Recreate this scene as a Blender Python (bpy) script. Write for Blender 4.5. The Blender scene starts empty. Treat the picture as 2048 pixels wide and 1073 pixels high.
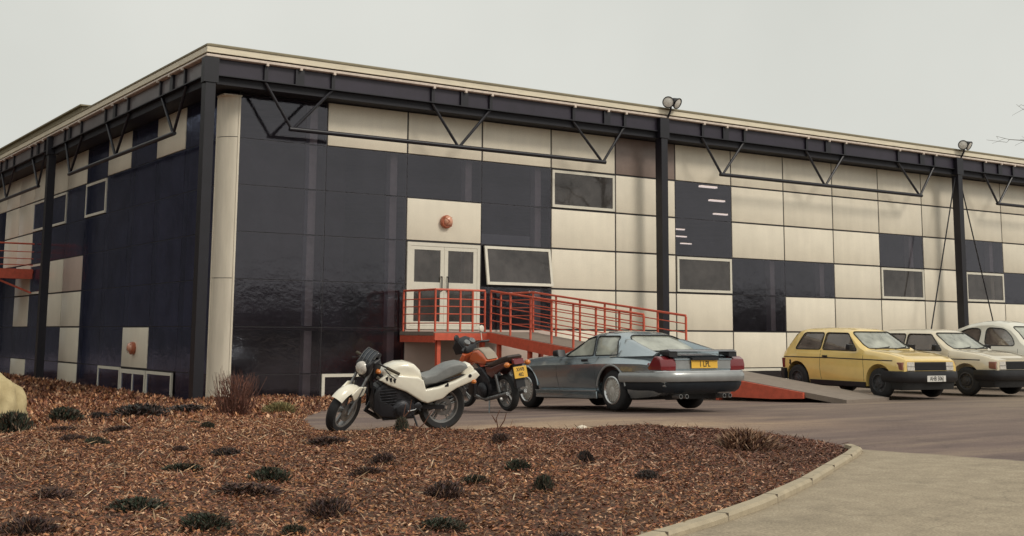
import bpy, bmesh, math, random
import numpy as np
from mathutils import Vector, Matrix
from mathutils.bvhtree import BVHTree
R = math.radians
rnd = random.Random(7)
scene = bpy.context.scene
col = scene.collection

# ---------------------------------------------------------------- camera
cd = bpy.data.cameras.new("camera")
cam = bpy.data.objects.new("camera", cd); col.objects.link(cam)
cd.sensor_width = 36.0
cd.lens = 2462.63 / 2048 * 36
cd.shift_y = -(536.5 - 320.3) / 2048
cd.clip_start = 0.1; cd.clip_end = 2000
rt = Vector((0.8289746, -0.5592431, 0.0069429)); up = Vector((-0.0842331, -0.1125685, 0.9900672)); fw = Vector((0.5529067, 0.8213255, 0.1404232))
M4 = Matrix((( rt.x, up.x, -fw.x, -10.257147), (rt.y, up.y, -fw.y, -27.271487), (rt.z, up.z, -fw.z, 1.18), (0, 0, 0, 1)))
cam.matrix_world = M4
scene.camera = cam

# ---------------------------------------------------------------- sky and sun
SUN_EL, SUN_AZ = R(42), Vector((0.42, -0.9, 0)).normalized()
world = bpy.data.worlds.new("World"); scene.world = world; world.use_nodes = True
nt = world.node_tree; nt.nodes.clear()
wo = nt.nodes.new('ShaderNodeOutputWorld'); bg = nt.nodes.new('ShaderNodeBackground'); bg2 = nt.nodes.new('ShaderNodeBackground')
sky = nt.nodes.new('ShaderNodeTexSky'); sky.sky_type = 'NISHITA'; sky.sun_disc = False
sky.sun_elevation = SUN_EL; sky.sun_rotation = math.atan2(SUN_AZ.x, SUN_AZ.y); sky.air_density = 1.0; sky.dust_density = 6.0
hs = nt.nodes.new('ShaderNodeHueSaturation'); hs.inputs['Saturation'].default_value = 0.25
bg.inputs['Strength'].default_value = 0.05
# thick even cloud layer seen by everything alike
tc = nt.nodes.new('ShaderNodeTexCoord'); nz = nt.nodes.new('ShaderNodeTexNoise'); nz.inputs['Scale'].default_value = 2.2; nz.inputs['Detail'].default_value = 5
cr = nt.nodes.new('ShaderNodeValToRGB')
cr.color_ramp.elements[0].position = .3; cr.color_ramp.elements[0].color = (0.60, 0.61, 0.565, 1)
cr.color_ramp.elements[1].position = .75; cr.color_ramp.elements[1].color = (0.72, 0.725, 0.675, 1)
mx = nt.nodes.new('ShaderNodeMixShader'); mx.inputs[0].default_value = 0.9
L = nt.links.new
L(sky.outputs[0], hs.inputs['Color']); L(hs.outputs[0], bg.inputs['Color'])
L(tc.outputs['Generated'], nz.inputs['Vector']); L(nz.outputs['Fac'], cr.inputs[0]); L(cr.outputs[0], bg2.inputs['Color'])
L(bg.outputs[0], mx.inputs[1]); L(bg2.outputs[0], mx.inputs[2]); L(mx.outputs[0], wo.inputs[0])
sd = bpy.data.lights.new("sun", 'SUN'); sd.energy = 1.4; sd.angle = R(16); sd.color = (1.0, 0.93, 0.82)
sun = bpy.data.objects.new("sun", sd); col.objects.link(sun)
sdir = Vector((SUN_AZ.x * math.cos(SUN_EL), SUN_AZ.y * math.cos(SUN_EL), math.sin(SUN_EL)))
sun.rotation_euler = sdir.to_track_quat('Z', 'Y').to_euler(); sun.location = (0, -20, 30)
scene.view_settings.view_transform = 'Standard'; scene.view_settings.look = 'None'
scene.view_settings.exposure = 0.2; scene.view_settings.gamma = 1.0

# ---------------------------------------------------------------- materials
def lin(r, g, b):
    f = lambda c: (c / 255 / 12.92) if c / 255 <= .04045 else ((c / 255 + .055) / 1.055) ** 2.4
    return (f(r), f(g), f(b))
MATS = {}
def mat(name, c, rough=.5, metal=0, var=0., vscale=6., bump=0., bscale=60., coat=0., spec=.5, c2=None, detail=4, stretch=None):
    m = bpy.data.materials.new(name); m.use_nodes = True; MATS[name] = m
    n = m.node_tree.nodes; l = m.node_tree.links; p = n['Principled BSDF']
    p.inputs['Base Color'].default_value = (*c, 1); p.inputs['Roughness'].default_value = rough
    p.inputs['Metallic'].default_value = metal; p.inputs['Coat Weight'].default_value = coat; p.inputs['Coat Roughness'].default_value = .08; p.inputs['Coat IOR'].default_value = 1.75 if coat >= .9 else 1.5
    p.inputs['Specular IOR Level'].default_value = spec
    t = n.new('ShaderNodeTexCoord'); mp = n.new('ShaderNodeMapping'); l.new(t.outputs['Object'], mp.inputs[0])
    if stretch: mp.inputs['Scale'].default_value = stretch
    if var > 0 or c2:
        a = n.new('ShaderNodeTexNoise'); a.inputs['Scale'].default_value = vscale; a.inputs['Detail'].default_value = detail; a.inputs['Roughness'].default_value = .65
        l.new(mp.outputs[0], a.inputs['Vector'])
        q = n.new('ShaderNodeValToRGB'); q.color_ramp.elements[0].position = .3; q.color_ramp.elements[1].position = .7
        cc = c2 or tuple(min(1, x * (1 + var)) for x in c); c1 = c if c2 else tuple(x * (1 - var) for x in c)
        q.color_ramp.elements[0].color = (*c1, 1); q.color_ramp.elements[1].color = (*cc, 1)
        l.new(a.outputs['Fac'], q.inputs[0]); l.new(q.outputs[0], p.inputs['Base Color'])
    if name in ('cream_panel',):
        st_ = n.new('ShaderNodeTexNoise'); st_.inputs['Scale'].default_value = 1.0; st_.inputs['Detail'].default_value = 6; sm = n.new('ShaderNodeMapping'); sm.inputs['Scale'].default_value = (4, 4, .5); l.new(t.outputs['Object'], sm.inputs[0]); l.new(sm.outputs[0], st_.inputs['Vector'])
        gr = n.new('ShaderNodeTexNoise'); gr.inputs['Scale'].default_value = 45; gr.inputs['Detail'].default_value = 3; l.new(t.outputs['Object'], gr.inputs['Vector'])
        s1 = n.new('ShaderNodeMapRange'); s1.inputs['From Min'].default_value = .35; s1.inputs['From Max'].default_value = .7; s1.inputs['To Min'].default_value = 1.015; s1.inputs['To Max'].default_value = .955; l.new(st_.outputs['Fac'], s1.inputs[0])
        s2 = n.new('ShaderNodeMapRange'); s2.inputs['From Min'].default_value = .3; s2.inputs['From Max'].default_value = .7; s2.inputs['To Min'].default_value = .93; s2.inputs['To Max'].default_value = 1.07; l.new(gr.outputs['Fac'], s2.inputs[0])
        mm = n.new('ShaderNodeMath'); mm.operation = 'MULTIPLY'; l.new(s1.outputs[0], mm.inputs[0]); l.new(s2.outputs[0], mm.inputs[1]); m2 = n.new('ShaderNodeMath'); m2.operation = 'MULTIPLY'; l.new(mm.outputs[0], m2.inputs[0])
        oi = n.new('ShaderNodeObjectInfo'); hv = n.new('ShaderNodeHueSaturation'); mr = n.new('ShaderNodeMapRange'); mr.inputs['To Min'].default_value = .93; mr.inputs['To Max'].default_value = 1.06
        l.new(oi.outputs['Random'], mr.inputs[0]); l.new(mr.outputs[0], m2.inputs[1]); l.new(m2.outputs[0], hv.inputs['Value']); l.new(q.outputs[0], hv.inputs['Color']); l.new(hv.outputs[0], p.inputs['Base Color'])
    if bump > 0:
        b = n.new('ShaderNodeTexNoise'); b.inputs['Scale'].default_value = bscale; b.inputs['Detail'].default_value = 3
        l.new(mp.outputs[0], b.inputs['Vector'])
        k = n.new('ShaderNodeBump'); k.inputs['Strength'].default_value = bump; k.inputs['Distance'].default_value = .02
        l.new(b.outputs['Fac'], k.inputs['Height']); l.new(k.outputs[0], p.inputs['Normal'])
    return m
def glass(name, tint, gloss=(1, 1, 1), ior=1.5, rough=.02, bump=0, tone_lift=None):
    m = bpy.data.materials.new(name); m.use_nodes = True; MATS[name] = m
    n = m.node_tree.nodes; l = m.node_tree.links; n.clear()
    o = n.new('ShaderNodeOutputMaterial'); x = n.new('ShaderNodeMixShader'); f = n.new('ShaderNodeFresnel'); f.inputs[0].default_value = ior
    t = n.new('ShaderNodeBsdfTransparent'); t.inputs[0].default_value = (*tint, 1)
    g = n.new('ShaderNodeBsdfGlossy'); g.inputs['Color'].default_value = (*gloss, 1); g.inputs['Roughness'].default_value = rough
    l.new(f.outputs[0], x.inputs[0]); l.new(t.outputs[0], x.inputs[1]); l.new(g.outputs[0], x.inputs[2]); l.new(x.outputs[0], o.inputs[0])
    if tone_lift:  # mottled diffuse tone stands in for soft reflections on the tinted panes
        d = n.new('ShaderNodeBsdfDiffuse'); d.inputs[0].default_value = (*tone_lift[0], 1); y = n.new('ShaderNodeMixShader'); tc = n.new('ShaderNodeTexCoord'); z = n.new('ShaderNodeTexNoise'); z.inputs['Scale'].default_value = 1.1; z.inputs['Detail'].default_value = 9; z.inputs['Roughness'].default_value = .75
        r = n.new('ShaderNodeMapRange'); r.inputs['From Min'].default_value = .35; r.inputs['From Max'].default_value = .68; r.inputs['To Min'].default_value = tone_lift[1]*.45; r.inputs['To Max'].default_value = tone_lift[1]*1.6
        l.new(tc.outputs['Object'], z.inputs['Vector']); l.new(z.outputs['Fac'], r.inputs[0]); l.new(r.outputs[0], y.inputs[0]); l.new(t.outputs[0], y.inputs[1]); l.new(d.outputs[0], y.inputs[2]); l.new(y.outputs[0], x.inputs[1])
    if bump:
        tc = n.new('ShaderNodeTexCoord'); z = n.new('ShaderNodeTexNoise'); z.inputs['Scale'].default_value = 1.6; z.inputs['Detail'].default_value = 6; z.inputs['Roughness'].default_value = .65
        l.new(tc.outputs['Object'], z.inputs['Vector']); k = n.new('ShaderNodeBump'); k.inputs['Strength'].default_value = bump; k.inputs['Distance'].default_value = .03
        l.new(z.outputs['Fac'], k.inputs['Height']); l.new(k.outputs[0], g.inputs['Normal']); l.new(k.outputs[0], f.inputs['Normal'])
    return m
def emis(name, c, s):
    m = bpy.data.materials.new(name); m.use_nodes = True; p = m.node_tree.nodes['Principled BSDF']
    p.inputs['Base Color'].default_value = (*c, 1); p.inputs['Emission Color'].default_value = (*c, 1); p.inputs['Emission Strength'].default_value = s
    MATS[name] = m; return m

cream = mat('cream_panel', (.80, .73, .60), .3, var=.05, vscale=1.4, bump=.05, bscale=3, spec=.4)
cream_edge = mat('cream_metal', (.78, .70, .54), .4, var=.12, vscale=2, stretch=(1, 1, 8))
grey_panel = mat('grey_panel', (.25, .19, .165), .4, var=.12, vscale=3)
pink_or_pinklit_panel = mat('pinkish_or_pinklit_panel', (.52, .41, .35), .4, var=.08, vscale=2)  # under the platform this paints pink light and shade onto cream panels
corner_m = mat('corner_cladding', (.72, .65, .53), .4, var=.10, vscale=2.5, stretch=(3, 3, .35))
olive = mat('olive_coping', (.23, .195, .12), .6, var=.15, vscale=3)
pale_strip = mat('pale_gutter', (.66, .56, .48), .5, var=.2, vscale=5)
dark_steel = mat('dark_blue_steel', (.0095, .0085, .014), .42, var=.2, vscale=3)
beam_m = mat('purple_grey_beam', (.027, .021, .036), .45, var=.18, vscale=2)
beam_skylit = mat('skylit_beam_grey', (.15, .135, .14), .35, var=.2, vscale=2)  # left beam only: brightness from the sky painted into the colour
black = mat('black_soffit', (.012, .012, .018), .7)
joint = mat('dark_joint', (.03, .024, .02), .7)
white_fr = mat('white_window_frame', (.72, .68, .58), .4, var=.05, vscale=8)
tint = glass('tinted_glass', (.60, .54, .60), (.92, .90, 1.0), 1.72, .06, bump=.2, tone_lift=((.15, .14, .18), .07))
tint_l = glass('tinted_glass_left', (.34, .38, .66), (.62, .70, 1.0), 1.85, .08, bump=.35, tone_lift=((.13, .14, .25), .14))
win_gl = glass('window_glass', (.55, .50, .50), (.95, .9, .9), 1.6, .03, tone_lift=((.24, .22, .21), .24))
inter = mat('interior_dark', (.15, .12, .14), .8, var=.4, vscale=.7)
inter_col = mat('interior_column', (.80, .80, .74), .7, var=.1)
redm = mat('orange_red_steel', (.60, .11, .06), .5, var=.15, vscale=8, bump=.03)
concrete = mat('ramp_concrete', (.235, .19, .155), .85, var=.12, vscale=5, bump=.15, bscale=40)
rubber = mat('black_rubber', (.016, .016, .017), .75, var=.3, vscale=20)
plastic_bk = mat('black_plastic', (.013, .013, .016), .45, var=.3, vscale=8)
chrome = mat('bright_metal', (.6, .6, .6), .22, metal=1, var=.1)
steel_g = mat('dull_metal', (.25, .25, .25), .4, metal=.8, var=.3, vscale=15)
engine_m = mat('engine_metal', (.035, .035, .04), .42, metal=.4, var=.6, vscale=18, bump=.3, bscale=30)
lens_red = mat('red_lens', (.17, .014, .018), .15, coat=.6)
lens_or = mat('orange_lens', (.6, .18, .03), .2, coat=.5)
lens_w = mat('headlight_lens', (.62, .58, .52), .18, coat=.6, var=.25, vscale=30)
def pale_glass(name, amt, c=(.52, .54, .47)):  # pale diffuse share paints sky reflection and light seen through into car glass
    m = glass(name, (.93, .94, .92), (1, 1, 1), 1.6, .02); n = m.node_tree.nodes; l = m.node_tree.links
    mixn = [q for q in n if q.type == 'MIX_SHADER'][0]; tr = [q for q in n if q.type == 'BSDF_TRANSPARENT'][0]
    d = n.new('ShaderNodeBsdfDiffuse'); d.inputs[0].default_value = (*c, 1); x = n.new('ShaderNodeMixShader'); tc = n.new('ShaderNodeTexCoord'); z = n.new('ShaderNodeTexNoise'); z.inputs['Scale'].default_value = 3.5; z.inputs['Detail'].default_value = 5
    r = n.new('ShaderNodeMapRange'); r.inputs['From Min'].default_value = .3; r.inputs['From Max'].default_value = .7; r.inputs['To Min'].default_value = amt*.6; r.inputs['To Max'].default_value = min(1, amt*1.4)
    l.new(tc.outputs['Object'], z.inputs['Vector']); l.new(z.outputs['Fac'], r.inputs[0]); l.new(r.outputs[0], x.inputs[0]); l.new(tr.outputs[0], x.inputs[1]); l.new(d.outputs[0], x.inputs[2]); l.new(x.outputs[0], mixn.inputs[1]); return m
skylit_gl = pale_glass('skylit_car_glass', .55, (.62, .63, .54)); throughlit_gl = pale_glass('throughlit_car_glass', .34, (.42, .34, .29))
car_gl = glass('car_glass', (.93, .94, .92), (1, 1, 1), 1.6, .02)
trim_bk = mat('seat_cloth', (.20, .11, .10), .85, var=.2, vscale=9)
dash_m = mat('dashboard', (.06, .055, .05), .7)

# ---------------------------------------------------------------- helpers
class MB:
    def __init__(s): s.v = []; s.f = []; s.m = []; s.cur = 0
    def add(s, vs, fs):
        o = len(s.v); s.v += [tuple(v) for v in vs]; s.f += [tuple(i + o for i in f) for f in fs]; s.m += [s.cur] * len(fs); return s
    def box(s, a, b, mtx=None):
        (x0, y0, z0), (x1, y1, z1) = a, b
        vs = [Vector(p) for p in ((x0,y0,z0),(x1,y0,z0),(x1,y1,z0),(x0,y1,z0),(x0,y0,z1),(x1,y0,z1),(x1,y1,z1),(x0,y1,z1))]
        if mtx: vs = [mtx @ v for v in vs]
        return s.add(vs, [(0,3,2,1),(4,5,6,7),(0,1,5,4),(1,2,6,5),(2,3,7,6),(3,0,4,7)])
    def tube(s, pts, r, n=10, r2=None, cap=True):
        pts = [Vector(p) for p in pts]; vs = []; fs = []; k = len(pts)
        prev = None
        for i, p in enumerate(pts):
            d = (pts[min(i+1, k-1)] - pts[max(i-1, 0)]).normalized()
            if prev is None:
                a = d.orthogonal().normalized()
            else:
                a = (prev - d * prev.dot(d)).normalized()
            prev = a; b = d.cross(a)
            rr = r if r2 is None else r + (r2 - r) * i / (k - 1)
            for j in range(n):
                t = 2 * math.pi * j / n; vs.append(p + (a * math.cos(t) + b * math.sin(t)) * rr)
        for i in range(k - 1):
            for j in range(n):
                fs.append((i*n+j, i*n+(j+1)%n, (i+1)*n+(j+1)%n, (i+1)*n+j))
        if cap: fs += [tuple(range(n))[::-1], tuple((k-1)*n+j for j in range(n))]
        return s.add(vs, fs)
    def bar(s, p, q, w, h, upv=(0,0,1)):
        p, q = Vector(p), Vector(q); d = (q - p).normalized(); u = Vector(upv); sd_ = d.cross(u).normalized() * w / 2; u2 = sd_.cross(d).normalized() * h / 2
        vs = [p-sd_-u2, p+sd_-u2, p+sd_+u2, p-sd_+u2, q-sd_-u2, q+sd_-u2, q+sd_+u2, q-sd_+u2]
        return s.add(vs, [(0,1,2,3),(7,6,5,4),(0,4,5,1),(1,5,6,2),(2,6,7,3),(3,7,4,0)])
    def lathe(s, prof, c=(0,0,0), axis=(0,1,0), n=28, closed=True):
        ax = Vector(axis).normalized(); a = ax.orthogonal().normalized(); b = ax.cross(a); c = Vector(c); vs = []; fs = []; k = len(prof)
        for r, h in prof:
            for j in range(n):
                t = 2*math.pi*j/n; vs.append(c + ax*h + (a*math.cos(t)+b*math.sin(t))*max(r, 1e-4))
        for i in range(k - 1 + (1 if closed else 0)):
            for j in range(n):
                i2 = (i+1) % k
                fs.append((i*n+j, i*n+(j+1)%n, i2*n+(j+1)%n, i2*n+j))
        return s.add(vs, fs)
    def slab(s, poly, y0, y1, bev=.02, seg=3):
        """outline in x,z extruded along y, its edges rounded"""
        bm = bmesh.new(); A = [bm.verts.new((x, y0, z)) for x, z in poly]; B = [bm.verts.new((x, y1, z)) for x, z in poly]; k = len(poly)
        fa = bm.faces.new(A); fb = bm.faces.new(B[::-1])
        for i in range(k): bm.faces.new((A[i], B[i], B[(i+1)%k], A[(i+1)%k]))
        bmesh.ops.recalc_face_normals(bm, faces=bm.faces[:])
        if bev: bmesh.ops.bevel(bm, geom=list(fa.edges)+list(fb.edges), offset=bev, segments=seg, profile=.5, affect='EDGES', clamp_overlap=True)
        bm.verts.index_update()
        s.add([v.co.copy() for v in bm.verts], [tuple(v.index for v in f.verts) for f in bm.faces]); bm.free(); return s
    def xf(s, m):
        s.v = [tuple(m @ Vector(v)) for v in s.v]; return s
    def build(s, name, mats, parent=None, smooth=None, bevel=0):
        me = bpy.data.meshes.new(name); me.from_pydata(s.v, [], s.f); me.update()
        ms = mats if isinstance(mats, (list, tuple)) else [mats]
        for m in ms: me.materials.append(m)
        if len(ms) > 1: me.polygons.foreach_set('material_index', s.m)
        if bevel:
            bm = bmesh.new(); bm.from_mesh(me); bmesh.ops.bevel(bm, geom=bm.edges[:], offset=bevel, segments=2, profile=.5, affect='EDGES', clamp_overlap=True); bm.to_mesh(me); bm.free()
        if smooth is not None:
            me.polygons.foreach_set('use_smooth', [True]*len(me.polygons)); me.set_sharp_from_angle(angle=R(smooth))
        o = bpy.data.objects.new(name, me); col.objects.link(o)
        if parent: o.parent = parent
        return o
def empty(name, loc=(0,0,0), rz=0, mtx=None):
    o = bpy.data.objects.new(name, None); col.objects.link(o); o.empty_display_size = .3
    if mtx is not None: o.matrix_world = mtx
    else: o.location = loc; o.rotation_euler = (0, 0, rz)
    return o
def tag(o, label=None, cat=None, group=None, kind=None):
    if label: o['label'] = label
    if cat: o['category'] = cat
    if group: o['group'] = group
    if kind: o['kind'] = kind
    return o
def copy_tree(o, parent=None):
    c = o.copy(); col.objects.link(c); c.parent = parent
    for ch in list(o.children): copy_tree(ch, c)
    return c
def text_mesh(txt, size, name, m, parent, mtx, ext=.002, sx=1.0):
    cu = bpy.data.curves.new(name, 'FONT'); cu.body = txt; cu.size = size; cu.extrude = ext; cu.align_x = 'CENTER'; cu.align_y = 'CENTER'; cu.offset = size * .012
    t = bpy.data.objects.new('tmp_text', cu); col.objects.link(t); bpy.context.view_layer.update()
    me = bpy.data.meshes.new_from_object(t.evaluated_get(bpy.context.evaluated_depsgraph_get())); bpy.data.objects.remove(t)
    me.name = name; me.materials.clear(); me.materials.append(m); me.transform(mtx @ Matrix.Diagonal((sx, 1, 1, 1)))
    o = bpy.data.objects.new(name, me); col.objects.link(o); o.parent = parent; return o
def booleans(base, ops):
    """base MB mesh -> apply a list of (kind, MB) and return the mesh data"""
    tmp = []
    def mk(mb):
        me = bpy.data.meshes.new('t'); me.from_pydata(mb.v, [], mb.f); me.update()
        bm = bmesh.new(); bm.from_mesh(me); bmesh.ops.remove_doubles(bm, verts=bm.verts[:], dist=1e-5); bmesh.ops.recalc_face_normals(bm, faces=bm.faces[:]); bm.to_mesh(me); bm.free()
        o = bpy.data.objects.new('t', me); col.objects.link(o); tmp.append(o); return o
    b = mk(base)
    for kind, mb in ops:
        o = mk(mb); md = b.modifiers.new('b', 'BOOLEAN'); md.operation = kind; md.solver = 'EXACT'; md.object = o
    bpy.context.view_layer.update()
    me = bpy.data.meshes.new_from_object(b.evaluated_get(bpy.context.evaluated_depsgraph_get()))
    for o in tmp: bpy.data.objects.remove(o)
    return me
def mesh_obj(me, name, m, parent, smooth=30):
    me.name = name; me.materials.clear(); me.materials.append(m)
    me.polygons.foreach_set('material_index', [0]*len(me.polygons))
    me.polygons.foreach_set('use_smooth', [True]*len(me.polygons)); me.set_sharp_from_angle(angle=R(smooth))
    o = bpy.data.objects.new(name, me); col.objects.link(o); o.parent = parent; return o

# ---------------------------------------------------------------- ground
def gz(x, y):
    wx = min(1, max(.3, (10.5 - x) / 5)); d = max(0., min(13.5, y + 12.5))
    return -.033 * d * wx
def gz_np(x, y):
    wx = np.clip((10.5 - x) / 5, .3, 1); d = np.clip(y + 12.5, 0, 13.5)
    return -.033 * d * wx
# the heather bed
BED = np.array([(-14,-26.5),(-9.5,-23.6),(-7.2,-22.4),(-5.35,-21.5),(-4.71,-21.22),(-3.84,-20.79),(-2.51,-20.02),(-1.22,-19.19),(-.41,-18.67),(.12,-18.3),(.5,-17.75),(.85,-17.0),(1.0,-16.2),(.85,-15.2),(.1,-14.65),(-.8,-14.4),(-1.67,-14.25),(-2.5,-14.05),(-3.35,-13.75),(-3.6,-12.9),(-2.9,-11.2),(-2.08,-9.28),(-.55,-6.75),(1.2,-4.),(3.2,-1.6),(4.6,-.3),(4.6,1),(-.1,1),(-.1,24),(-30,24),(-30,-26)])
def sdist(px, py):
    px = np.asarray(px, float); py = np.asarray(py, float); d = np.full(px.shape, 1e9); ins = np.zeros(px.shape, bool); k = len(BED)
    for i in range(k):
        a = BED[i]; b = BED[(i+1) % k]; e = b - a; w0 = px - a[0]; w1 = py - a[1]
        t = np.clip((w0*e[0] + w1*e[1]) / (e @ e), 0, 1); d = np.minimum(d, np.hypot(w0 - e[0]*t, w1 - e[1]*t))
        c = ((a[1] > py) != (b[1] > py)) & (px < (b[0]-a[0])*(py-a[1])/(b[1]-a[1]+1e-12)+a[0]); ins ^= c
    return np.where(ins, d, -d)
def grid_mesh(xs, ys, zf, name, m):
    X, Y = np.meshgrid(xs, ys); Z = zf(X, Y); nx, ny = len(xs), len(ys)
    v = np.stack([X.ravel(), Y.ravel(), Z.ravel()], 1)
    i = np.arange(nx*ny).reshape(ny, nx); f = np.stack([i[:-1,:-1].ravel(), i[:-1,1:].ravel(), i[1:,1:].ravel(), i[1:,:-1].ravel()], 1)
    me = bpy.data.meshes.new(name); me.from_pydata(v.tolist(), [], f.tolist()); me.materials.append(m); me.polygons.foreach_set('use_smooth', [True]*len(f))
    o = bpy.data.objects.new(name, me); col.objects.link(o); return o
# asphalt: worn purple-brown tarmac behind the seam, pale tan concrete road in front
am = bpy.data.materials.new('tarmac'); am.use_nodes = True; n = am.node_tree.nodes; l = am.node_tree.links; P = n['Principled BSDF']; P.inputs['Roughness'].default_value = .9
geo = n.new('ShaderNodeNewGeometry'); sep = n.new('ShaderNodeSeparateXYZ'); l.new(geo.outputs['Position'], sep.inputs[0])
def noise(sc, det=5, stretch=None, rough=.6):
    z = n.new('ShaderNodeTexNoise'); z.inputs['Scale'].default_value = sc; z.inputs['Detail'].default_value = det; z.inputs['Roughness'].default_value = rough
    mp = n.new('ShaderNodeMapping'); l.new(geo.outputs['Position'], mp.inputs[0])
    if stretch: mp.inputs['Scale'].default_value = stretch[0]; mp.inputs['Rotation'].default_value = (0, 0, stretch[1])
    l.new(mp.outputs[0], z.inputs['Vector']); return z.outputs['Fac']
def mth(op, a, b=None, c=None):
    k = n.new('ShaderNodeMath'); k.operation = op
    for i, q in enumerate((a, b, c)):
        if q is None: continue
        if isinstance(q, (int, float)): k.inputs[i].default_value = q
        else: l.new(q, k.inputs[i])
    return k.outputs[0]
def ramp(fac, stops):
    q = n.new('ShaderNodeValToRGB'); e = q.color_ramp.elements
    e[0].position, e[0].color = stops[0][0], (*stops[0][1], 1); e[1].position, e[1].color = stops[-1][0], (*stops[-1][1], 1)
    for p_, c_ in stops[1:-1]: k = e.new(p_); k.color = (*c_, 1)
    l.new(fac, q.inputs[0]); return q.outputs[0]
def mixc(f, a, b):
    k = n.new('ShaderNodeMix'); k.data_type = 'RGBA'; l.new(a, k.inputs[6]); l.new(b, k.inputs[7])
    if isinstance(f, float): k.inputs[0].default_value = f
    else: l.new(f, k.inputs[0])
    return k.outputs[2]
streak = noise(.9, 6, ((.35, 1.6, 1), R(30))); fine = noise(55, 2); mid = noise(4, 5); big = noise(.35, 3)
old = ramp(streak, [(.28, (.105, .072, .066)), (.5, (.175, .122, .102)), (.72, (.27, .20, .145))])
new = ramp(mid, [(.3, (.29, .235, .165)), (.55, (.35, .285, .20)), (.75, (.40, .335, .24))])
# seam line runs through (0.53,-18.1) and (0.6,-20.0); distance measured along +x
sd_ = mth('ADD', mth('MULTIPLY', mth('ADD', sep.outputs[1], 18.1), .16), mth('ADD', sep.outputs[0], -.45))
sd_ = mth('ADD', sd_, mth('MULTIPLY', mth('SUBTRACT', mid, .5), .35))
sd_ = mth('MAXIMUM', sd_, mth('MULTIPLY', mth('ADD', sep.outputs[1], mth('ADD', mth('MULTIPLY', mid, 1.2), 13.9)), .3))
mask = n.new('ShaderNodeMapRange'); mask.inputs['From Min'].default_value = 0.; mask.inputs['From Max'].default_value = .12; l.new(sd_, mask.inputs[0])
far = n.new('ShaderNodeMapRange'); far.inputs['From Min'].default_value = 2.5; far.inputs['From Max'].default_value = 14; far.inputs['To Max'].default_value = .55; l.new(sep.outputs[0], far.inputs[0])
dry = ramp(big, [(.35, (.27, .215, .145)), (.7, (.19, .145, .115))])
c_ = mixc(mask.outputs[0], new, mixc(far.outputs[0], old, dry))
dband = n.new('ShaderNodeMapRange'); dband.inputs['From Min'].default_value = 1.9; dband.inputs['From Max'].default_value = .2; l.new(mth('ABSOLUTE', mth('ADD', mth('ADD', sep.outputs[1], mth('MULTIPLY', sep.outputs[0], .12)), 14.3)), dband.inputs[0])
dlim = n.new('ShaderNodeMapRange'); dlim.inputs['From Min'].default_value = 4.5; dlim.inputs['From Max'].default_value = 1.0; l.new(sep.outputs[0], dlim.inputs[0])
df = mth('MULTIPLY', mth('MULTIPLY', dband.outputs[0], dlim.outputs[0]), ramp(streak, [(.3, (.3, .3, .3)), (.6, (1, 1, 1))]))
dirt = ramp(mid, [(.3, (.33, .21, .13)), (.7, (.46, .33, .21))])
c_ = mixc(df, c_, dirt)
sp = ramp(fine, [(.3, (.72, .72, .72)), (.7, (1.25, 1.25, 1.25))])
mul = n.new('ShaderNodeMix'); mul.data_type = 'RGBA'; mul.blend_type = 'MULTIPLY'; mul.inputs[0].default_value = 1; l.new(c_, mul.inputs[6]); l.new(sp, mul.inputs[7]); l.new(mul.outputs[2], P.inputs['Base Color'])
vo = n.new('ShaderNodeTexVoronoi'); vo.feature = 'DISTANCE_TO_EDGE'; vo.inputs['Scale'].default_value = .33; vmp = n.new('ShaderNodeMapping'); l.new(geo.outputs['Position'], vmp.inputs[0]); wv = n.new('ShaderNodeVectorMath'); wv.operation = 'ADD'
nzc = n.new('ShaderNodeTexNoise'); nzc.inputs['Scale'].default_value = 1.2; nzc.inputs['Detail'].default_value = 6; l.new(geo.outputs['Position'], nzc.inputs['Vector']); l.new(vmp.outputs[0], wv.inputs[0]); l.new(nzc.outputs['Color'], wv.inputs[1]); l.new(wv.outputs[0], vo.inputs['Vector'])
ck_ = n.new('ShaderNodeMapRange'); ck_.inputs['From Min'].default_value = .0; ck_.inputs['From Max'].default_value = .006; ck_.inputs['To Min'].default_value = .80; ck_.inputs['To Max'].default_value = 1; l.new(vo.outputs['Distance'], ck_.inputs[0])
st3 = n.new('ShaderNodeMapRange'); st3.inputs['From Min'].default_value = .52; st3.inputs['From Max'].default_value = .72; st3.inputs['To Min'].default_value = 1; st3.inputs['To Max'].default_value = .74; l.new(noise(.75, 8, ((.5, 1.2, 1), R(35)), .75), st3.inputs[0])
mk2 = n.new('ShaderNodeMix'); mk2.data_type = 'RGBA'; mk2.blend_type = 'MULTIPLY'; mk2.inputs[0].default_value = 1; l.new(mul.outputs[2], mk2.inputs[6]); l.new(mth('MULTIPLY', ck_.outputs[0], st3.outputs[0]), mk2.inputs[7]); l.new(mk2.outputs[2], P.inputs['Base Color'])
bp = n.new('ShaderNodeBump'); bp.inputs['Strength'].default_value = .35; bp.inputs['Distance'].default_value = .01; l.new(fine, bp.inputs['Height']); l.new(bp.outputs[0], P.inputs['Normal'])
xs = np.concatenate([np.arange(-400, -30, 40), np.arange(-30, 50, .5), np.arange(50, 401, 40)]); ys = np.concatenate([np.arange(-400, -34, 40), np.arange(-34, 10, .5), np.arange(10, 401, 40)])
def gfun(X, Y):
    return gz_np(X, Y) + .012*np.sin(X*.9+1)*np.sin(Y*.8) - .012 - .4*np.clip((sdist(X, Y)-.3)/.6, 0, 1)
tag(grid_mesh(xs, ys, gfun, 'ground', am), kind='structure')

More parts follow.
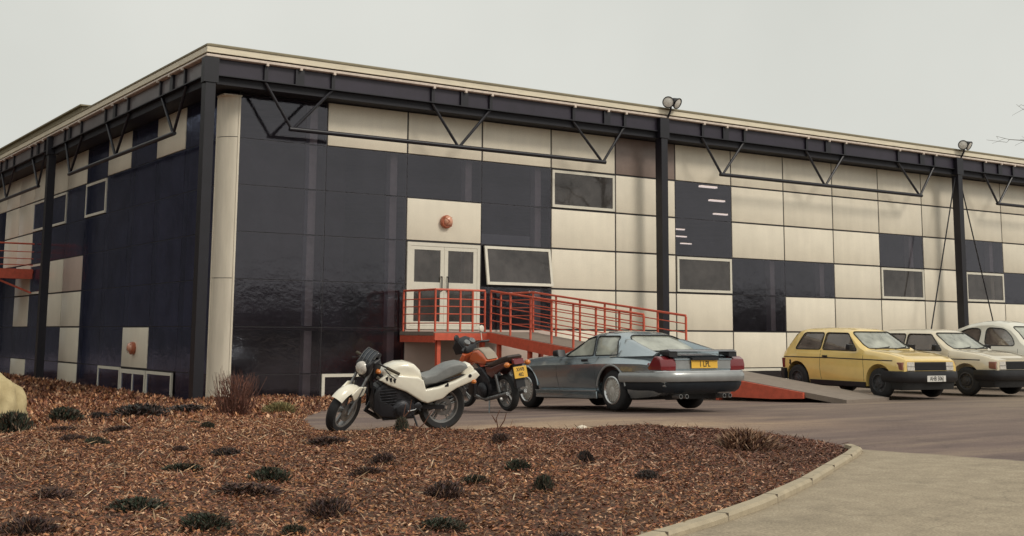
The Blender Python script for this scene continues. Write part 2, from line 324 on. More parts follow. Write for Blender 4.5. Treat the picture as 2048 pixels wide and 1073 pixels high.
def lump(X, Y):
    return (.035*np.sin(X*1.7+.4*Y)*np.cos(Y*1.3) + .025*np.sin(X*3.9-Y*2.2+1) + .016*np.sin(X*8+2*Y)*np.sin(7*Y-X))
def bed_z(X, Y):
    X = np.asarray(X, float); Y = np.asarray(Y, float); s = sdist(X, Y); t = np.clip(s/.9, 0, 1); t = t*t*(3-2*t)
    leftup = -.12*np.clip((-X-1.5)/4, 0, 1)*np.clip((Y+14)/5, 0, 1)
    return gz_np(X, Y) - .05 + np.clip(s*1.2+.6, 0, .6)/.6*.03 + .085*t + .8*lump(X, Y)*t + leftup*t
soil = mat('soil', (.06, .03, .019), .95, c2=(.13, .065, .036), vscale=9, bump=.6, bscale=30)
bx = np.concatenate([np.arange(-30,-14,1.0), np.arange(-14, 5, .12)]); by = np.concatenate([np.arange(-26, 1.2, .12), np.arange(1.2, 25, .8)])
X, Y = np.meshgrid(bx, by); S = sdist(X, Y); Z = bed_z(X, Y); idx = -np.ones(X.shape, int); keep = S > -.15
idx[keep] = np.arange(keep.sum()); vv = np.stack([X[keep], Y[keep], Z[keep]], 1); q = np.stack([idx[:-1,:-1], idx[:-1,1:], idx[1:,1:], idx[1:,:-1]], -1).reshape(-1, 4); q = q[(q >= 0).all(1)]
me = bpy.data.meshes.new('soil_bed'); me.from_pydata(vv.tolist(), [], q.tolist()); me.materials.append(soil); me.polygons.foreach_set('use_smooth', [True]*len(q))
o = bpy.data.objects.new('soil_bed', me); col.objects.link(o); tag(o, kind='structure')
# bark chips and dead stems lying over the soil: nobody could count them
rs = np.random.RandomState(3)
def litter(name, N, yr, xr, sz, palette, lab, rise=.5, asp=(.18, .5), seed=1, edge=-.05):
    rs = np.random.RandomState(seed)
    px = rs.uniform(*xr, N); py = rs.uniform(*yr, N); k = sdist(px, py) > edge; px, py = px[k], py[k]
    # thin out what lies outside the view cone
    dx, dy = px + 10.257, py + 27.271; dep = dx*.5582+dy*.8297; lat = dx*.8297-dy*.5582; k = (dep > 4) & (np.abs(lat) < dep*.5+1.2); px, py, dep = px[k], py[k], dep[k]
    n_ = len(px); pz = bed_z(px, py) + rs.uniform(0, .02, n_)
    ln = rs.uniform(*sz, n_)*(1+.02*dep); wd = ln*rs.uniform(*asp, n_); a = rs.uniform(0, 2*np.pi, n_); t = rs.normal(0, rise, n_); rl = rs.normal(0, .7, n_)
    d = np.stack([np.cos(a)*np.cos(t), np.sin(a)*np.cos(t), np.abs(np.sin(t))], 1); s_ = np.stack([-np.sin(a)*np.cos(rl), np.cos(a)*np.cos(rl), np.sin(rl)], 1)
    p = np.stack([px, py, pz], 1); L_ = ln[:,None]; W = wd[:,None]/2
    v = np.stack([p - s_*W*.5, p + s_*W*.5, p + d*L_*.6 + s_*W, p + d*L_, p + d*L_*.55 - s_*W], 1).reshape(-1, 3)
    i = np.arange(n_)[:,None]*5; f = i + np.array([0, 1, 2, 3, 4])
    me = bpy.data.meshes.new(name); me.vertices.add(len(v)); me.vertices.foreach_set('co', v.ravel()); me.loops.add(n_*5); me.loops.foreach_set('vertex_index', f.ravel()); me.polygons.add(n_); me.polygons.foreach_set('loop_start', np.arange(n_)*5); me.polygons.foreach_set('loop_total', np.full(n_, 5))
    me.update(); me.validate()
    pal = np.array(palette); ci = rs.randint(0, len(pal), n_)
    patch = .5+.5*np.sin(px*1.1+py*.7)*np.cos(py*1.4-px*.5); damp = np.clip((px+4.2)/3.2, 0, 1)*np.clip((-13.4-py)/2.5, 0, 1)*.38
    cc = pal[ci]*(rs.uniform(.45, 1.25, n_)*(.80+.3*patch)*(1-damp))[:,None]*np.stack([np.ones(n_), 1-.12*damp, 1+.35*damp], 1)
    at = me.color_attributes.new('tone', 'FLOAT_COLOR', 'CORNER'); at.data.foreach_set('color', np.repeat(np.concatenate([cc, np.ones((n_,1))], 1), 5, 0).ravel())
    m = bpy.data.materials.new(name); m.use_nodes = True; k = m.node_tree.nodes; ca = k.new('ShaderNodeVertexColor'); ca.layer_name = 'tone'; m.node_tree.links.new(ca.outputs[0], k['Principled BSDF'].inputs['Base Color']); k['Principled BSDF'].inputs['Roughness'].default_value = .85
    me.materials.append(m); o = bpy.data.objects.new(name, me); col.objects.link(o); tag(o, lab, 'ground cover', kind='stuff'); return o
PB = [(a*1.22, b*1.14, c*1.1) for a, b, c in [(.36,.17,.085),(.27,.115,.06),(.20,.08,.045),(.42,.22,.12),(.12,.05,.034),(.07,.03,.022),(.58,.38,.24),(.30,.15,.06),(.20,.085,.05)]]
litter('bark_chips', 640000, (-25.5,-9), (-13, 1.2), (.012,.034), PB, 'reddish brown bark chips and dead leaves spread over the planted bed', rise=.32)
litter('leaf_litter', 110000, (-10,.9), (-12, 4.7), (.03,.08), PB, 'far brown leaf litter spread below the dark glass walls', seed=5)
litter('yard_litter', 90000, (.9,20), (-10,-.2), (.05,.12), PB, 'distant brown leaf litter along the foot of the left wall', seed=6)
litter('dry_stems', 16000, (-25.5,-4), (-13, 1.2), (.05,.12), [(.50,.33,.19),(.60,.45,.30),(.22,.12,.06),(.3,.15,.09)], 'thin dry stems and straw scattered over the bark bed', rise=.4, asp=(.04,.08), seed=9)

# kerb
def ribbon(pts, w, z0, z1, name, m, lab=None):
    mb = MB(); pts = [Vector(p) for p in pts]; vs = []; k = len(pts)
    for i, p in enumerate(pts):
        d = (pts[min(i+1,k-1)] - pts[max(i-1,0)]).normalized(); s_ = Vector((d.y, -d.x)) * w; g = gz(p.x, p.y)
        vs += [(p.x, p.y, g+z0), (p.x, p.y, g+z1), (p.x+s_.x*.8, p.y+s_.y*.8, g+z1), (p.x+s_.x, p.y+s_.y, g+z1-.02), (p.x+s_.x, p.y+s_.y, g+z0)]
    fs = []
    for i in range(k-1):
        for j in range(4): fs.append((i*5+j, i*5+j+1, (i+1)*5+j+1, (i+1)*5+j))
    fs += [(0,1,2,3,4), tuple((k-1)*5+j for j in (4,3,2,1,0))]
    mb.add(vs, fs); return mb.build(name, m, smooth=40)
kpts = []
src = [Vector((-14,-26.4)), Vector((-9.5,-23.55)), Vector((-7.2,-22.38)), Vector((-5.35,-21.5)), Vector((-4.71,-21.22)), Vector((-3.84,-20.79)), Vector((-2.51,-20.02)), Vector((-1.22,-19.19)), Vector((-.41,-18.67)), Vector((.12,-18.3)), Vector((.32,-18.02))]
for a, b in zip(src, src[1:]):
    for t in range(4): kpts.append(a.lerp(b, t/4))
kpts.append(src[-1])
kerb_m = mat('kerb_concrete', (.40, .335, .235), .9, var=.14, vscale=7, bump=.2, bscale=30)
tag(ribbon(kpts, .10, -.1, .036, 'kerb', kerb_m), kind='structure')

jm = mat('mortar', (.16,.13,.10), .95); mb = MB(); acc = 0
for a, b in zip(kpts, kpts[1:]):
    acc += (b-a).length
    if acc > .9:
        acc = 0; d = (b-a).normalized(); s_ = Vector((d.y, -d.x)); g = gz(b.x, b.y)
        mb.bar((b.x-s_.x*.0, b.y-s_.y*.0, g-.02), (b.x+s_.x*.1, b.y+s_.y*.1, g-.02), .012, .116)
tag(mb.build('kerb_joint', jm), kind='structure')

# ---------------------------------------------------------------- building
H = 1.1; ZT = 6.82; WR = 2.257; CR = .378; WL = 2.242; CL = .404; ZB = -.75
bld = empty('office_building'); tag(bld, 'two storey flat roofed building clad in cream panels and dark tinted glass', 'building')
NR, NL = 18, 15
RX = lambda i: CR + WR*i
LY = lambda j: CL + WL*j
ZK = lambda k: ZT - H*k
class Side:   # maps (along, out, z) to world; out is positive away from the wall
    def __init__(s, right): s.r = right
    def __call__(s, a, o, z): return (a, -o, z) if s.r else (-o, a, z)
def sbox(mb, S, a0, a1, o0, o1, z0, z1):
    p = S(a0, o0, z0); q = S(a1, o1, z1); mb.box(tuple(map(min, p, q)), tuple(map(max, p, q)))
SR, SL = Side(True), Side(False)
def pane_quad(S, a0, a1, z0, z1, o, name, m, parent):
    mb = MB(); vs = [S(a0,o,z0), S(a1,o,z0), S(a1,o,z1), S(a0,o,z1)]; mb.add(vs, [(0,1,2,3)] if S.r else [(3,2,1,0)]); return mb.build(name, m, parent)
def panel(S, a0, a1, k0, k1, m=cream, name='wall_panel'):
    mb = MB(); sbox(mb, S, a0+.024, a1-.024, -.10, .0, ZK(k1)+.024, ZK(k0)-.024); return mb.build(name, m, bld, bevel=.006, smooth=30)
def framed(S, a0, a1, z0, z1, tilt=0, name='window', fw_=.075, glm=None, parent=bld, vbars=()):
    mb = MB(); g = .035; a0 += g; a1 -= g; z0 += g; z1 -= g; A0 = 0.02
    sbox(mb, S, a0, a1, -.03, A0, z1-fw_, z1); sbox(mb, S, a0, a1, -.03, A0, z0, z0+fw_)
    sbox(mb, S, a0, a0+fw_, -.03, A0-.001, z0+fw_, z1-fw_); sbox(mb, S, a1-fw_, a1, -.03, A0-.001, z0+fw_, z1-fw_)
    for b in vbars: sbox(mb, S, b-.035, b+.035, -.03, A0-.002, z0+fw_, z1-fw_)
    pn = MB(); vs = [S(a0+fw_,0,z0+fw_), S(a1-fw_,0,z0+fw_), S(a1-fw_,0,z1-fw_), S(a0+fw_,0,z1-fw_)]; pn.add(vs, [(0,1,2,3)] if S.r else [(3,2,1,0)])
    if tilt:
        ax = Vector(S(1,0,0)) ; piv = Vector(S(a0,0,z1)); m_ = Matrix.Translation(piv) @ Matrix.Rotation(tilt if S.r else -tilt, 4, ax.normalized()) @ Matrix.Translation(-piv); mb.xf(m_); pn.xf(m_)
    w = mb.build(name, white_fr, parent); pn.build('pane', glm or (win_gl if S.r else tint_l), w); return w
GR = {0:'GGGGGG', 1:'WGGGGG', 2:'WGWddP', 3:'WGGOGP', 4:'WFWWWW', 5:'DWWWWW', 6:'WGGFWW', 7:'WWWGGW', 8:'WWWGWW', 9:'WWWWWW', 10:'WWGFWW', 11:'WWWWWW', 12:'WWGFWW', 13:'WWWGWW', 14:'WWGFWW', 15:'WWWWWW', 16:'WGGFWW', 17:'WWWWWW'}
GL = {0:'GGGGGG', 1:'WGGGGG', 2:'GGGGGW', 3:'WGGGGG', 4:'GFGGGG', 5:'WGGWWW', 6:'WFGWWG', 7:'WFGFGG', 8:'WWWWWG', 9:'WWWGGG', 10:'WGGGGG', 11:'WWGWWG', 12:'WWWWGG', 13:'GGWWWG', 14:'WWWWWW'}
for S, G, AF in ((SR, GR, RX), (SL, GL, LY)):
    back = MB()
    for i, code in G.items():
        a0, a1 = AF(i), AF(i+1)
        for k, c in enumerate(code):
            if c in 'WDP':
                panel(S, a0, a1, k, k+1, {'W':cream,'D':grey_panel,'P':pink_or_pinklit_panel}[c] if S.r or c != 'W' else (cream if (i,k) != (5,3) else pink_or_pinklit_panel))
            elif c == 'F': framed(S, a0, a1, ZK(k+1), ZK(k))
            elif c == 'O':
                framed(S, a0+.06, a1-.0, ZK(k+1), ZK(k), tilt=-R(9))
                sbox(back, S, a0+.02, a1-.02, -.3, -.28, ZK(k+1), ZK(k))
            elif c == 'G': pane_quad(S, a0+.008, a1-.008, ZK(k+1)+.008, ZK(k)-.008, -.012, 'glass_panel', tint if S.r else tint_l, bld)
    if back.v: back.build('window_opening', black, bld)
# mullion grid, slightly behind the cladding face
mull = mat('black_mullion', (.02, .017, .02), .6)
for S, AF, N in ((SR, RX, NR), (SL, LY, NL)):
    for i in range(N+1):
        mb = MB(); sbox(mb, S, AF(i)-.018, AF(i)+.018, -.13, -.018, ZB, ZT); mb.build('mullion', mull, bld)
    for k in range(7):
        mb = MB(); sbox(mb, S, AF(0), AF(N), -.125, -.019, ZK(k)-.018, ZK(k)+.018); mb.build('transom', mull, bld)
# dark base wall and the low glazed strip with its white frames
for S, AF, N in ((SR, RX, NR), (SL, LY, NL)):
    mb = MB(); sbox(mb, S, AF(0), AF(N), -.2, -.05, ZB, -.66); mb.build('plinth', black, bld)
for i in range(1, NR):
    if i in (3, 5): continue
    framed(SR, RX(i), RX(i+1), -.66, ZK(6)+.03, name='low_window', glm=tint)
for i, c in ((0,'g'),(3,'w'),(5,'w')):
    if c == 'g': pane_quad(SR, RX(0)+.01, RX(1)-.01, -.66, ZK(6)-.01, -.012, 'glass_panel', tint, bld)
    else: panel(SR, RX(i), RX(i+1), 6, 6.8, pink_or_pinklit_panel)
framed(SL, LY(3), LY(4)-.05, -.66, ZK(6)+.03, name='low_window', glm=tint_l, vbars=())
framed(SL, LY(1)+.2, LY(2), -.66, ZK(6)-.0, name='low_window', glm=tint_l)
framed(SL, LY(2), LY(3), -.66, ZK(6)+.0, name='lower_door', glm=tint_l, fw_=.11, vbars=((LY(2)+LY(3))/2,))
for j in (0, 4, 6, 7, 9, 10): pane_quad(SL, LY(j)+.01, LY(j+1)-.01, -.66, ZK(6)-.01, -.012, 'glass_panel', tint_l, bld)
for j in (5, 8, 11, 12, 13, 14): panel(SL, LY(j), LY(j+1), 6, 6.8)
# double doors at platform level
a0, a1 = RX(2), RX(3); zt, zb = ZK(3), ZK(5)
fr = MB(); sbox(fr, SR, a0+.04, a1-.04, -.05, .02, zt-.12, zt-.03); sbox(fr, SR, a0+.04, a1-.04, -.05, .03, zb-.02, zb+.07); sbox(fr, SR, a0+.04, a0+.13, -.05, .019, zb+.07, zt-.12); sbox(fr, SR, a1-.13, a1-.04, -.05, .019, zb+.07, zt-.12)
fr.build('door_frame', white_fr, bld)
mid = (a0+a1)/2
for d0, d1, s_ in ((a0+.135, mid-.004, 1), (mid+.004, a1-.135, -1)):
    lf = MB(); zs = zb+.075; ze = zt-.125; zm = zs+.92
    sbox(lf, SR, d0, d1, -.03, .012, ze-.09, ze); sbox(lf, SR, d0, d1, -.03, .012, zs, zs+.10); sbox(lf, SR, d0, d1, -.03, .014, zm-.02, zm+.17)
    sbox(lf, SR, d0, d0+.11, -.03, .010, zs+.1, ze-.09); sbox(lf, SR, d1-.11, d1, -.03, .010, zs+.1, ze-.09)
    lf_o = lf.build('door', white_fr, bld)
    pane_quad(SR, d0+.1, d1-.1, zs+.09, zm-.01, -.005, 'pane', win_gl, lf_o); pane_quad(SR, d0+.1, d1-.1, zm+.15, ze-.08, -.005, 'pane', win_gl, lf_o)
    hx = mid - s_*.09; hd = MB(); hd.tube([SR(hx,.01,zm-.05), SR(hx,.06,zm-.05), SR(hx,.06,zm+.32), SR(hx,.01,zm+.32)], .016, 8); hd.build('handle', plastic_bk, lf_o)
# concave corner cladding
for z0, z1 in ((ZB, ZK(4)-.0), (ZK(4)+.015, ZK(1)), (ZK(1)+.015, ZT-.12)):
    vs = []; n_ = 14; fs = []
    for q in range(n_+1):
        t = q/n_*math.pi/2; # arc centred outside the corner, bulging inward
        x = CR*(1-math.cos(t)) ; y = CL*(1-math.sin(t))
        fl = .02*math.sin(t*2)
        vs += [(x-.0+fl-.03, y+fl-.03, z0), (x+fl-.03, y+fl-.03, z1)]
    for q in range(n_): fs.append((q*2, q*2+1, q*2+3, q*2+2))
    mb = MB(); mb.add(vs, fs); mb.build('corner_cladding', corner_m, bld, smooth=60)
mb = MB(); mb.box((-.045, CL-.05, ZB), (.03, CL, ZT-.12)); mb.box((CR-.05, -.045, ZB), (CR, .03, ZT-.12)); mb.build('corner_trim', corner_m, bld, bevel=.01)
mb = MB(); mb.box((-.05, -.05, ZT-.13), (CR+.02, CL+.02, ZT-.1)); mb.build('corner_cap', corner_m, bld)
# interior: floor, back walls, columns, ceiling seen through the glass
mb = MB(); mb.box((.3, .2, 1.25), (RX(NR)-.1, 18, 1.34)); mb.box((.3, 18, 1.34), (.4, LY(NL), 1.4)); mb.build('floor_slab', inter, bld)
mb = MB(); mb.box((.2, .2, ZT-.05), (RX(NR)-.1, LY(NL), ZT-.02)); mb.build('ceiling', inter, bld)
mb = MB(); mb.box((6.5, 30, ZB), (RX(NR), 30.2, ZT-.06)); mb.box((RX(NR)-.2, .2, ZB), (RX(NR)-.05, LY(NL), ZT-.06)); mb.box((6.5, 7, ZB), (6.6, LY(NL), ZT-.06)); mb.box((.15, 7, ZB), (6.5, 7.1, ZT-.06)); mb.box((.15, LY(NL)-.4, ZB), (6.5, LY(NL)-.3, ZT-.06)); mb.box((3.2, 7.1, ZB), (3.3, LY(NL)-.4, ZT-.06)); mb.build('partition', inter, bld)
for i in (1, 2, 3, 4, 8, 9, 11, 13):
    mb = MB(); mb.box((RX(i)-.30, .35, 1.35), (RX(i)-.10, .55, ZT-.06)); mb.build('inner_column', inter_col, bld)
for i in (1, 2):
    mb = MB(); mb.box((RX(i)-.30, .35, ZB), (RX(i)-.10, .55, 1.24)); mb.build('inner_column', inter_col, bld)
mb = MB(); mb.box((RX(3)+.25, .5, 3.55), (RX(4)-.35, .56, 3.85)); mb.build('blind_rail', mat('pale_blue_panel', (.35,.42,.44), .6), bld)
# eaves: perimeter beam, soffit, gutter, fascia
A = .76; B = .65; XE = RX(NR); YE = LY(NL)
def sweep(prof, name, m, smooth=None):
    """prof: closed outline of (out, z); runs along the left side, round the corner, along the right side"""
    mb = MB(); k = len(prof); vs = []
    for st in range(3):
        for o_, z_ in prof: vs.append(((-o_, YE, z_), (-o_, -o_, z_), (XE, -o_, z_))[st])
    fs = [(s_*k+j, s_*k+(j+1)%k, (s_+1)*k+(j+1)%k, (s_+1)*k+j) for s_ in range(2) for j in range(k)] + [tuple(range(k))[::-1], tuple(2*k+j for j in range(k))]
    mb.add(vs, fs); return mb.build(name, m, bld, smooth=smooth)
sweep([(A-.02,7.625),(A+.02,7.63),(A+.02,7.67),(A-.12,7.72),(A-.5,7.73),(A-.5,7.6),(A-.3,7.6)], 'coping', olive)
sweep([(A,7.49),(A,7.622),(A-.28,7.598),(A-.28,7.49)], 'fascia', cream_edge)
sweep([(A-.05,7.452),(A-.05,7.487),(A-.28,7.487),(A-.28,7.452)], 'fascia_gap', joint)
sweep([(A-.01,7.375),(A+.02,7.39),(A+.02,7.43),(A-.01,7.45),(A-.28,7.45),(A-.28,7.375)], 'gutter', pale_strip)
mb = MB(); mb.box((-.62, -.62, 7.45), (XE, YE, 7.597)); mb.build('roof_deck', black, bld)
mb = MB(); mb.box((-.58, -.58, ZT+.005), (XE, .15, ZT+.05)); mb.box((-.58, .151, ZT+.005), (.15, YE, ZT+.05)); mb.build('soffit', black, bld)
mb = MB(); mb.box((-.60, -.60, 6.80), (XE, -.55, 6.995)); mb.box((-.599, -.549, 6.80), (-.55, YE, 6.994)); mb.build('eaves_closer', black, bld)
mb = MB(); mb.box((-.66, -.66, 7.0), (XE, -.585, 7.374)); mb.build('eaves_beam', beam_m, bld)
mb = MB(); mb.box((-.659, -.584, 7.0), (-.585, YE, 7.373)); mb.build('eaves_beam', beam_skylit, bld)
for s_, S in ((1, SR), (0, SL)):
    mb = MB(); sbox(mb, S, -.66 if s_ else -.58, XE if s_ else YE, .585, .72, 6.975, 6.999); mb.build('beam_flange', dark_steel, bld)
vpairs = [(.70,1.43,2.42,),(5.2,6.02,6.95),(9.65,10.69,11.45)]
bay = 13.45
def rib(S, a, w=.09, extra=.0):
    mb = MB(); sbox(mb, S, a-w/2, a+w/2, .662, .72, 7.0, 7.37); r_ = mb.build('eaves_rib', dark_steel, bld)
    mb = MB(); sbox(mb, S, a-.03, a+.03, .741, .80, 7.33, 7.385); mb.build('gutter_bracket', pale_strip, bld)
for S, nb, X0 in ((SR, 3, -.65), (SL, 3, -.65)):
    lim = XE if S.r else YE
    for b in range(nb):
        off = b*bay
        if S.r: vs_ = [tuple(x+off for x in v) for v in vpairs] if b == 0 else [tuple(x+off for x in v) for v in ((.95,1.75,2.65),(5.35,6.2,7.1),(9.75,10.85,11.65))]
        else: vs_ = [tuple(x+off for x in v) for v in ((.85,1.66,2.65),(5.3,6.4,7.4),(9.9,11.1,11.8))]
        c0, c1 = vs_[0][1]-.08, min(vs_[2][1]+.1, lim-.2)
        if c0 > lim: break
        tr = MB(); tr.tube([S(c0, B, 5.93), S(c1, B, 5.93)], .055, 12); tro = tr.build('truss_chord', dark_steel, bld, smooth=40)
        for v0, v1, v2 in vs_:
            for q in (v0, v2):
                if q > lim: continue
                st = MB(); st.tube([S(q, B, 6.97), S(v1 + (.04 if q > v1 else -.04), B, 5.96)], .038, 8); st.build('strut', dark_steel, tro, smooth=40)
                rib(S, q)
            if v1+.1 < lim: rib(S, v1+.12, .22)
# posts: I-section
def post(S, a, zb_=-.7, corner=False):
    mb = MB(); p = S(a, B, 0); x, y = p[0], p[1]; w, d, t = .115, .135, .02
    mb.box((x-w, y-d, zb_), (x+w, y-d+t, 6.78)); mb.box((x-w, y+d-t, zb_), (x+w, y+d, 6.78)); mb.box((x-.012, y-d+t, zb_), (x+.012, y+d-t, 6.78))
    mb.box((x-w, y-d+.02, zb_), (x-w+t, y+d-.021, 6.775))
    o_ = mb.build('post', dark_steel, bld)
    hd = MB(); hd.box((x-.17, y-.16, 6.79), (x+.17, y+.05, 7.36)); hd.build('post_head', dark_steel, o_); return o_
post(SR, -.65)
for b in (1, 2): post(SR, -.65+bay*b + (.04 if b == 1 else .1))
for b in (1, 2): post(SL, -.65+bay*b+.7*(b == 1))
px = -.65+bay*2+.1
for t in (-1, 1):
    mb = MB(); mb.tube([(px+t*.12, -.66, 6.7), (px+t*2.35, -.66, -.5)], .022, 8); mb.build('brace_rod', dark_steel, bld, smooth=40)
# raised plinth on the roof
mb = MB(); mb.box((-.3, 11.5, 7.75), (12, YE, 8.12)); ro = mb.build('roof_upstand', olive, bld)
mb = MB(); mb.box((-.38, 11.4, 8.125), (12.1, YE, 8.17)); mb.build('upstand_capping', olive, ro)
# ceiling lamps seen through the tall window
lampm = emis('lamp_tube', (1, .93, .78), 1.1)
for (x, y) in ((19.0,4.46),(20.7,5.85),(24.2,9.1),(28.2,13.1),(32.0,20.2),(35.2,23.6),(21.8,1.6),(39.0,27.4)):
    e = empty('ceiling_lamp', (x, y, 6.55)); k = ((19.0,'nearest to the window top'),(20.7,'second down in the tall window'),(24.2,'third down in the tall window'),(28.2,'fourth down in the tall window'),(32.0,'small and far back near the pane bottom left'),(35.2,'very small and far back near the pane bottom'),(21.8,'behind the far dark pane right of the second post'),(39.0,'lowest and most distant in the tall window'))
    lb = [b for a, b in k if a == x][0]
    tag(e, 'lit fluorescent ceiling lamp, ' + lb, 'ceiling lamp', 'lit ceiling lamps inside the building')
    mb = MB(); mb.box((-.42, -.10, .06), (.42, .10, .10)); mb.build('lamp_housing', white_fr, e)
    mb = MB(); mb.box((-.4, -.07, 0), (.4, .07, .055)); mb.build('lamp_tube', lampm, e)
# orange bulkhead wall lamps
def wall_light(loc, rz, label):
    e = empty('wall_lamp', loc, rz); tag(e, label, 'wall lamp', 'round orange wall lamps')
    bm_ = mat('orange_bulkhead', (.42,.12,.06), .35) if 'orange_bulkhead' not in MATS else MATS['orange_bulkhead']
    MB().lathe([(.16,0),(.17,-.03),(.17,-.09),(.15,-.11),(0,-.11),(0,0)], axis=(0,1,0)).build('housing', bm_, e, smooth=35)
    MB().lathe([(.0,-.19),(.06,-.185),(.105,-.16),(.125,-.12),(.125,-.111),(0,-.111)], c=(.02,0,.02)).build('lens', mat('amber_lens', (.72,.36,.24), .2, coat=.5) if 'amber_lens' not in MATS else MATS['amber_lens'], e, smooth=60)
    g = MB()
    g.tube([(-.12,-.13,-.12),(0,-.2,-.02),(.12,-.13,.12)], .008, 6); g.tube([(-.12,-.13,.12),(0,-.2,.02),(.12,-.13,-.12)], .008, 6); g.build('guard', bm_, e)
wall_light(((RX(2)+RX(3))/2+.02, 0, ZK(2.52)), 0, 'round orange bulkhead lamp on the cream panel above the double doors')
wall_light((0, (LY(2)+LY(3))/2, ZK(5.52)), -R(90), 'orange bulkhead lamp on the low cream panel left of the corner')
# floodlights
for x, lb in ((12.98, 'twin floodlight on the roof edge above the middle post'), (26.45, 'twin floodlight on the roof edge above the far right post')):
    e = empty('floodlight', (x, -.86, 7.5)); tag(e, lb, 'floodlight', 'floodlights on the roof edge')
    MB().tube([(0,.08,-.1),(0,-.05,.1),(-.02,-.08,.28)], .03, 8).build('bracket', dark_steel, e, smooth=40)
    lm = MATS.get('lamp_glass') or mat('lamp_glass', (.75,.73,.68), .12, var=.2, vscale=20)
    for d, dr in ((-.17, Vector((-.5,-.5,-.2))), (.17, Vector((.25,-.75,-.45)))):
        dr.normalize(); h = MB().lathe([(.03,-.22),(.10,-.18),(.155,-.02),(.17,.0),(.17,.03),(.15,.03),(.14,.0),(0,0)], c=(d,-.14,.30), axis=dr, n=20).build('lamp_head', plastic_bk, e, smooth=35)
        MB().lathe([(.145,.012),(.1,.03),(.0,.035)], c=(d,-.14,.30), axis=dr, n=20, closed=False).build('lens', lm, h, smooth=60)

# ---------------------------------------------------------------- access platform and ramp
rampo = empty('access_ramp', (5, -1, 0)); tag(rampo, 'long concrete ramp with orange red railings leading up to the double doors', 'ramp')
def rbuild(mb, name, m, parent=None, **k):
    mb.xf(Matrix.Translation((-5, 1, 0))) if parent is None or parent.parent is rampo or parent is rampo else None
    return mb.build(name, m, parent or rampo, **k)
ZP = 1.24
N0, F0 = Vector((7.72,-11.63,-.01)), Vector((9.25,-11.35,-.01)); N1, F1 = Vector((6.3,-1.72,ZP-.04)), Vector((7.75,-1.6,ZP-.04))
mb = MB(); mb.box((RX(2)-.15, -1.7, ZP-.09), (7.8, -.03, ZP)); rbuild(mb, 'platform', concrete)
mb = MB(); vs = []
for P_, Q_ in ((N0,F0),(N1,F1)):
    for t in (0,1): p_ = P_ if t == 0 else Q_; vs += [(p_.x,p_.y,p_.z+.04),(p_.x,p_.y,p_.z-.06)]
mb.add(vs, [(0,2,6,4),(1,5,7,3),(0,4,5,1),(2,3,7,6),(0,1,3,2),(4,6,7,5)]); rbuild(mb, 'ramp_deck', concrete)
bm2 = MB(); bm2.bar((RX(2)-.15,-1.73,ZP-.12), (6.28,-1.73,ZP-.12), .06, .17); bm2.bar((RX(2)-.12,-1.7,ZP-.18), (RX(2)-.12,-.05,ZP-.18), .06, .16); rbuild(bm2, 'edge_beam', redm)
def rampbeam(P0, P1):
    d = (P1-P0).normalized(); a = P0.lerp(P1, .12); mb = MB(); vs = []
    s_ = Vector((d.y,-d.x,0)).normalized()*.03
    for p_, h0, h1 in ((P0.lerp(P1,.09), .03, -.08), (P0.lerp(P1,.16), .03, -.20), (P0.lerp(P1,.26), .03, -.32), (P1, .03, -.2)):
        for sg in (-1,1):
            vs += [tuple(p_+s_*sg+Vector((0,0,h0))), tuple(p_+s_*sg+Vector((0,0,h1)))]
    fs = [(0,1,3,2),(12,14,15,13)]
    for i in range(3):
        a_ = i*4; fs += [(a_,a_+2,a_+6,a_+4),(a_+1,a_+5,a_+7,a_+3),(a_,a_+4,a_+5,a_+1),(a_+2,a_+3,a_+7,a_+6)]
    mb.add(vs, fs); rbuild(mb, 'edge_beam', redm)
offn = Vector((-.04,0,-.04))
rampbeam(N0+Vector((-.035,0,0)), N1+Vector((-.035,0,0))); rampbeam(F0+Vector((.035,0,0)), F1+Vector((.035,0,0)))
for t in (.97, .86, .70, .55, .42, .3):
    for P0, P1, sx in ((N0,N1,.06),(F0,F1,-.06)):
        p_ = P0.lerp(P1, t); mb = MB(); mb.box((p_.x+sx-.045, p_.y-.045, -.8), (p_.x+sx+.045, p_.y+.045, p_.z-.061)); rbuild(mb, 'leg', redm)
for x in (RX(2)+.05, 6.2):
    mb = MB(); mb.box((x-.05, -1.62, -.8), (x+.05, -1.52, ZP-.091)); rbuild(mb, 'leg', redm)
# railings
def railing(p, q, n, h=1.0, rails=(.94,.72,.5,.28), skip=()):
    p, q = Vector(p), Vector(q)
    for i in range(n+1):
        if i in skip: continue
        c = p.lerp(q, i/n); mb = MB(); mb.box((c.x-.019, c.y-.019, c.z-.15), (c.x+.019, c.y+.019, c.z+h-.02)); rbuild(mb, 'post', redm)
    mb = MB(); mb.tube([p+Vector((0,0,h)), q+Vector((0,0,h))], .026, 8); rbuild(mb, 'top_rail', redm, smooth=40)
    for r_ in rails[1:] if len(rails) > 3 else rails:
        mb = MB(); mb.tube([p+Vector((0,0,h*r_)), q+Vector((0,0,h*r_))], .013, 6); rbuild(mb, 'mid_rail', redm, smooth=40)
ed = .05
railing((RX(2)-.1,-1.68,ZP), (6.2,-1.68,ZP), 4, rails=(.94,.78,.6,.42,.2))
railing((RX(2)-.1,-1.68,ZP), (RX(2)-.1,-.12,ZP), 2, rails=(.94,.78,.6,.42,.2), skip=(0,))
Nt = N0.lerp(N1,.5)+Vector((ed,0,.03)); railing(Nt, N1+Vector((ed,0,.04)), 7, rails=(.94,.82,.64,.46,.28))
Ft = F0.lerp(F1,.5)+Vector((-ed,0,.03)); railing(Ft, F1+Vector((-ed,0,.04)), 6, rails=(.94,.82,.62,.42,.2))
railing(F1+Vector((-ed,0,.04)), (7.7,-.12,ZP), 1, rails=(.94,.82,.62,.42,.2), skip=(0,))
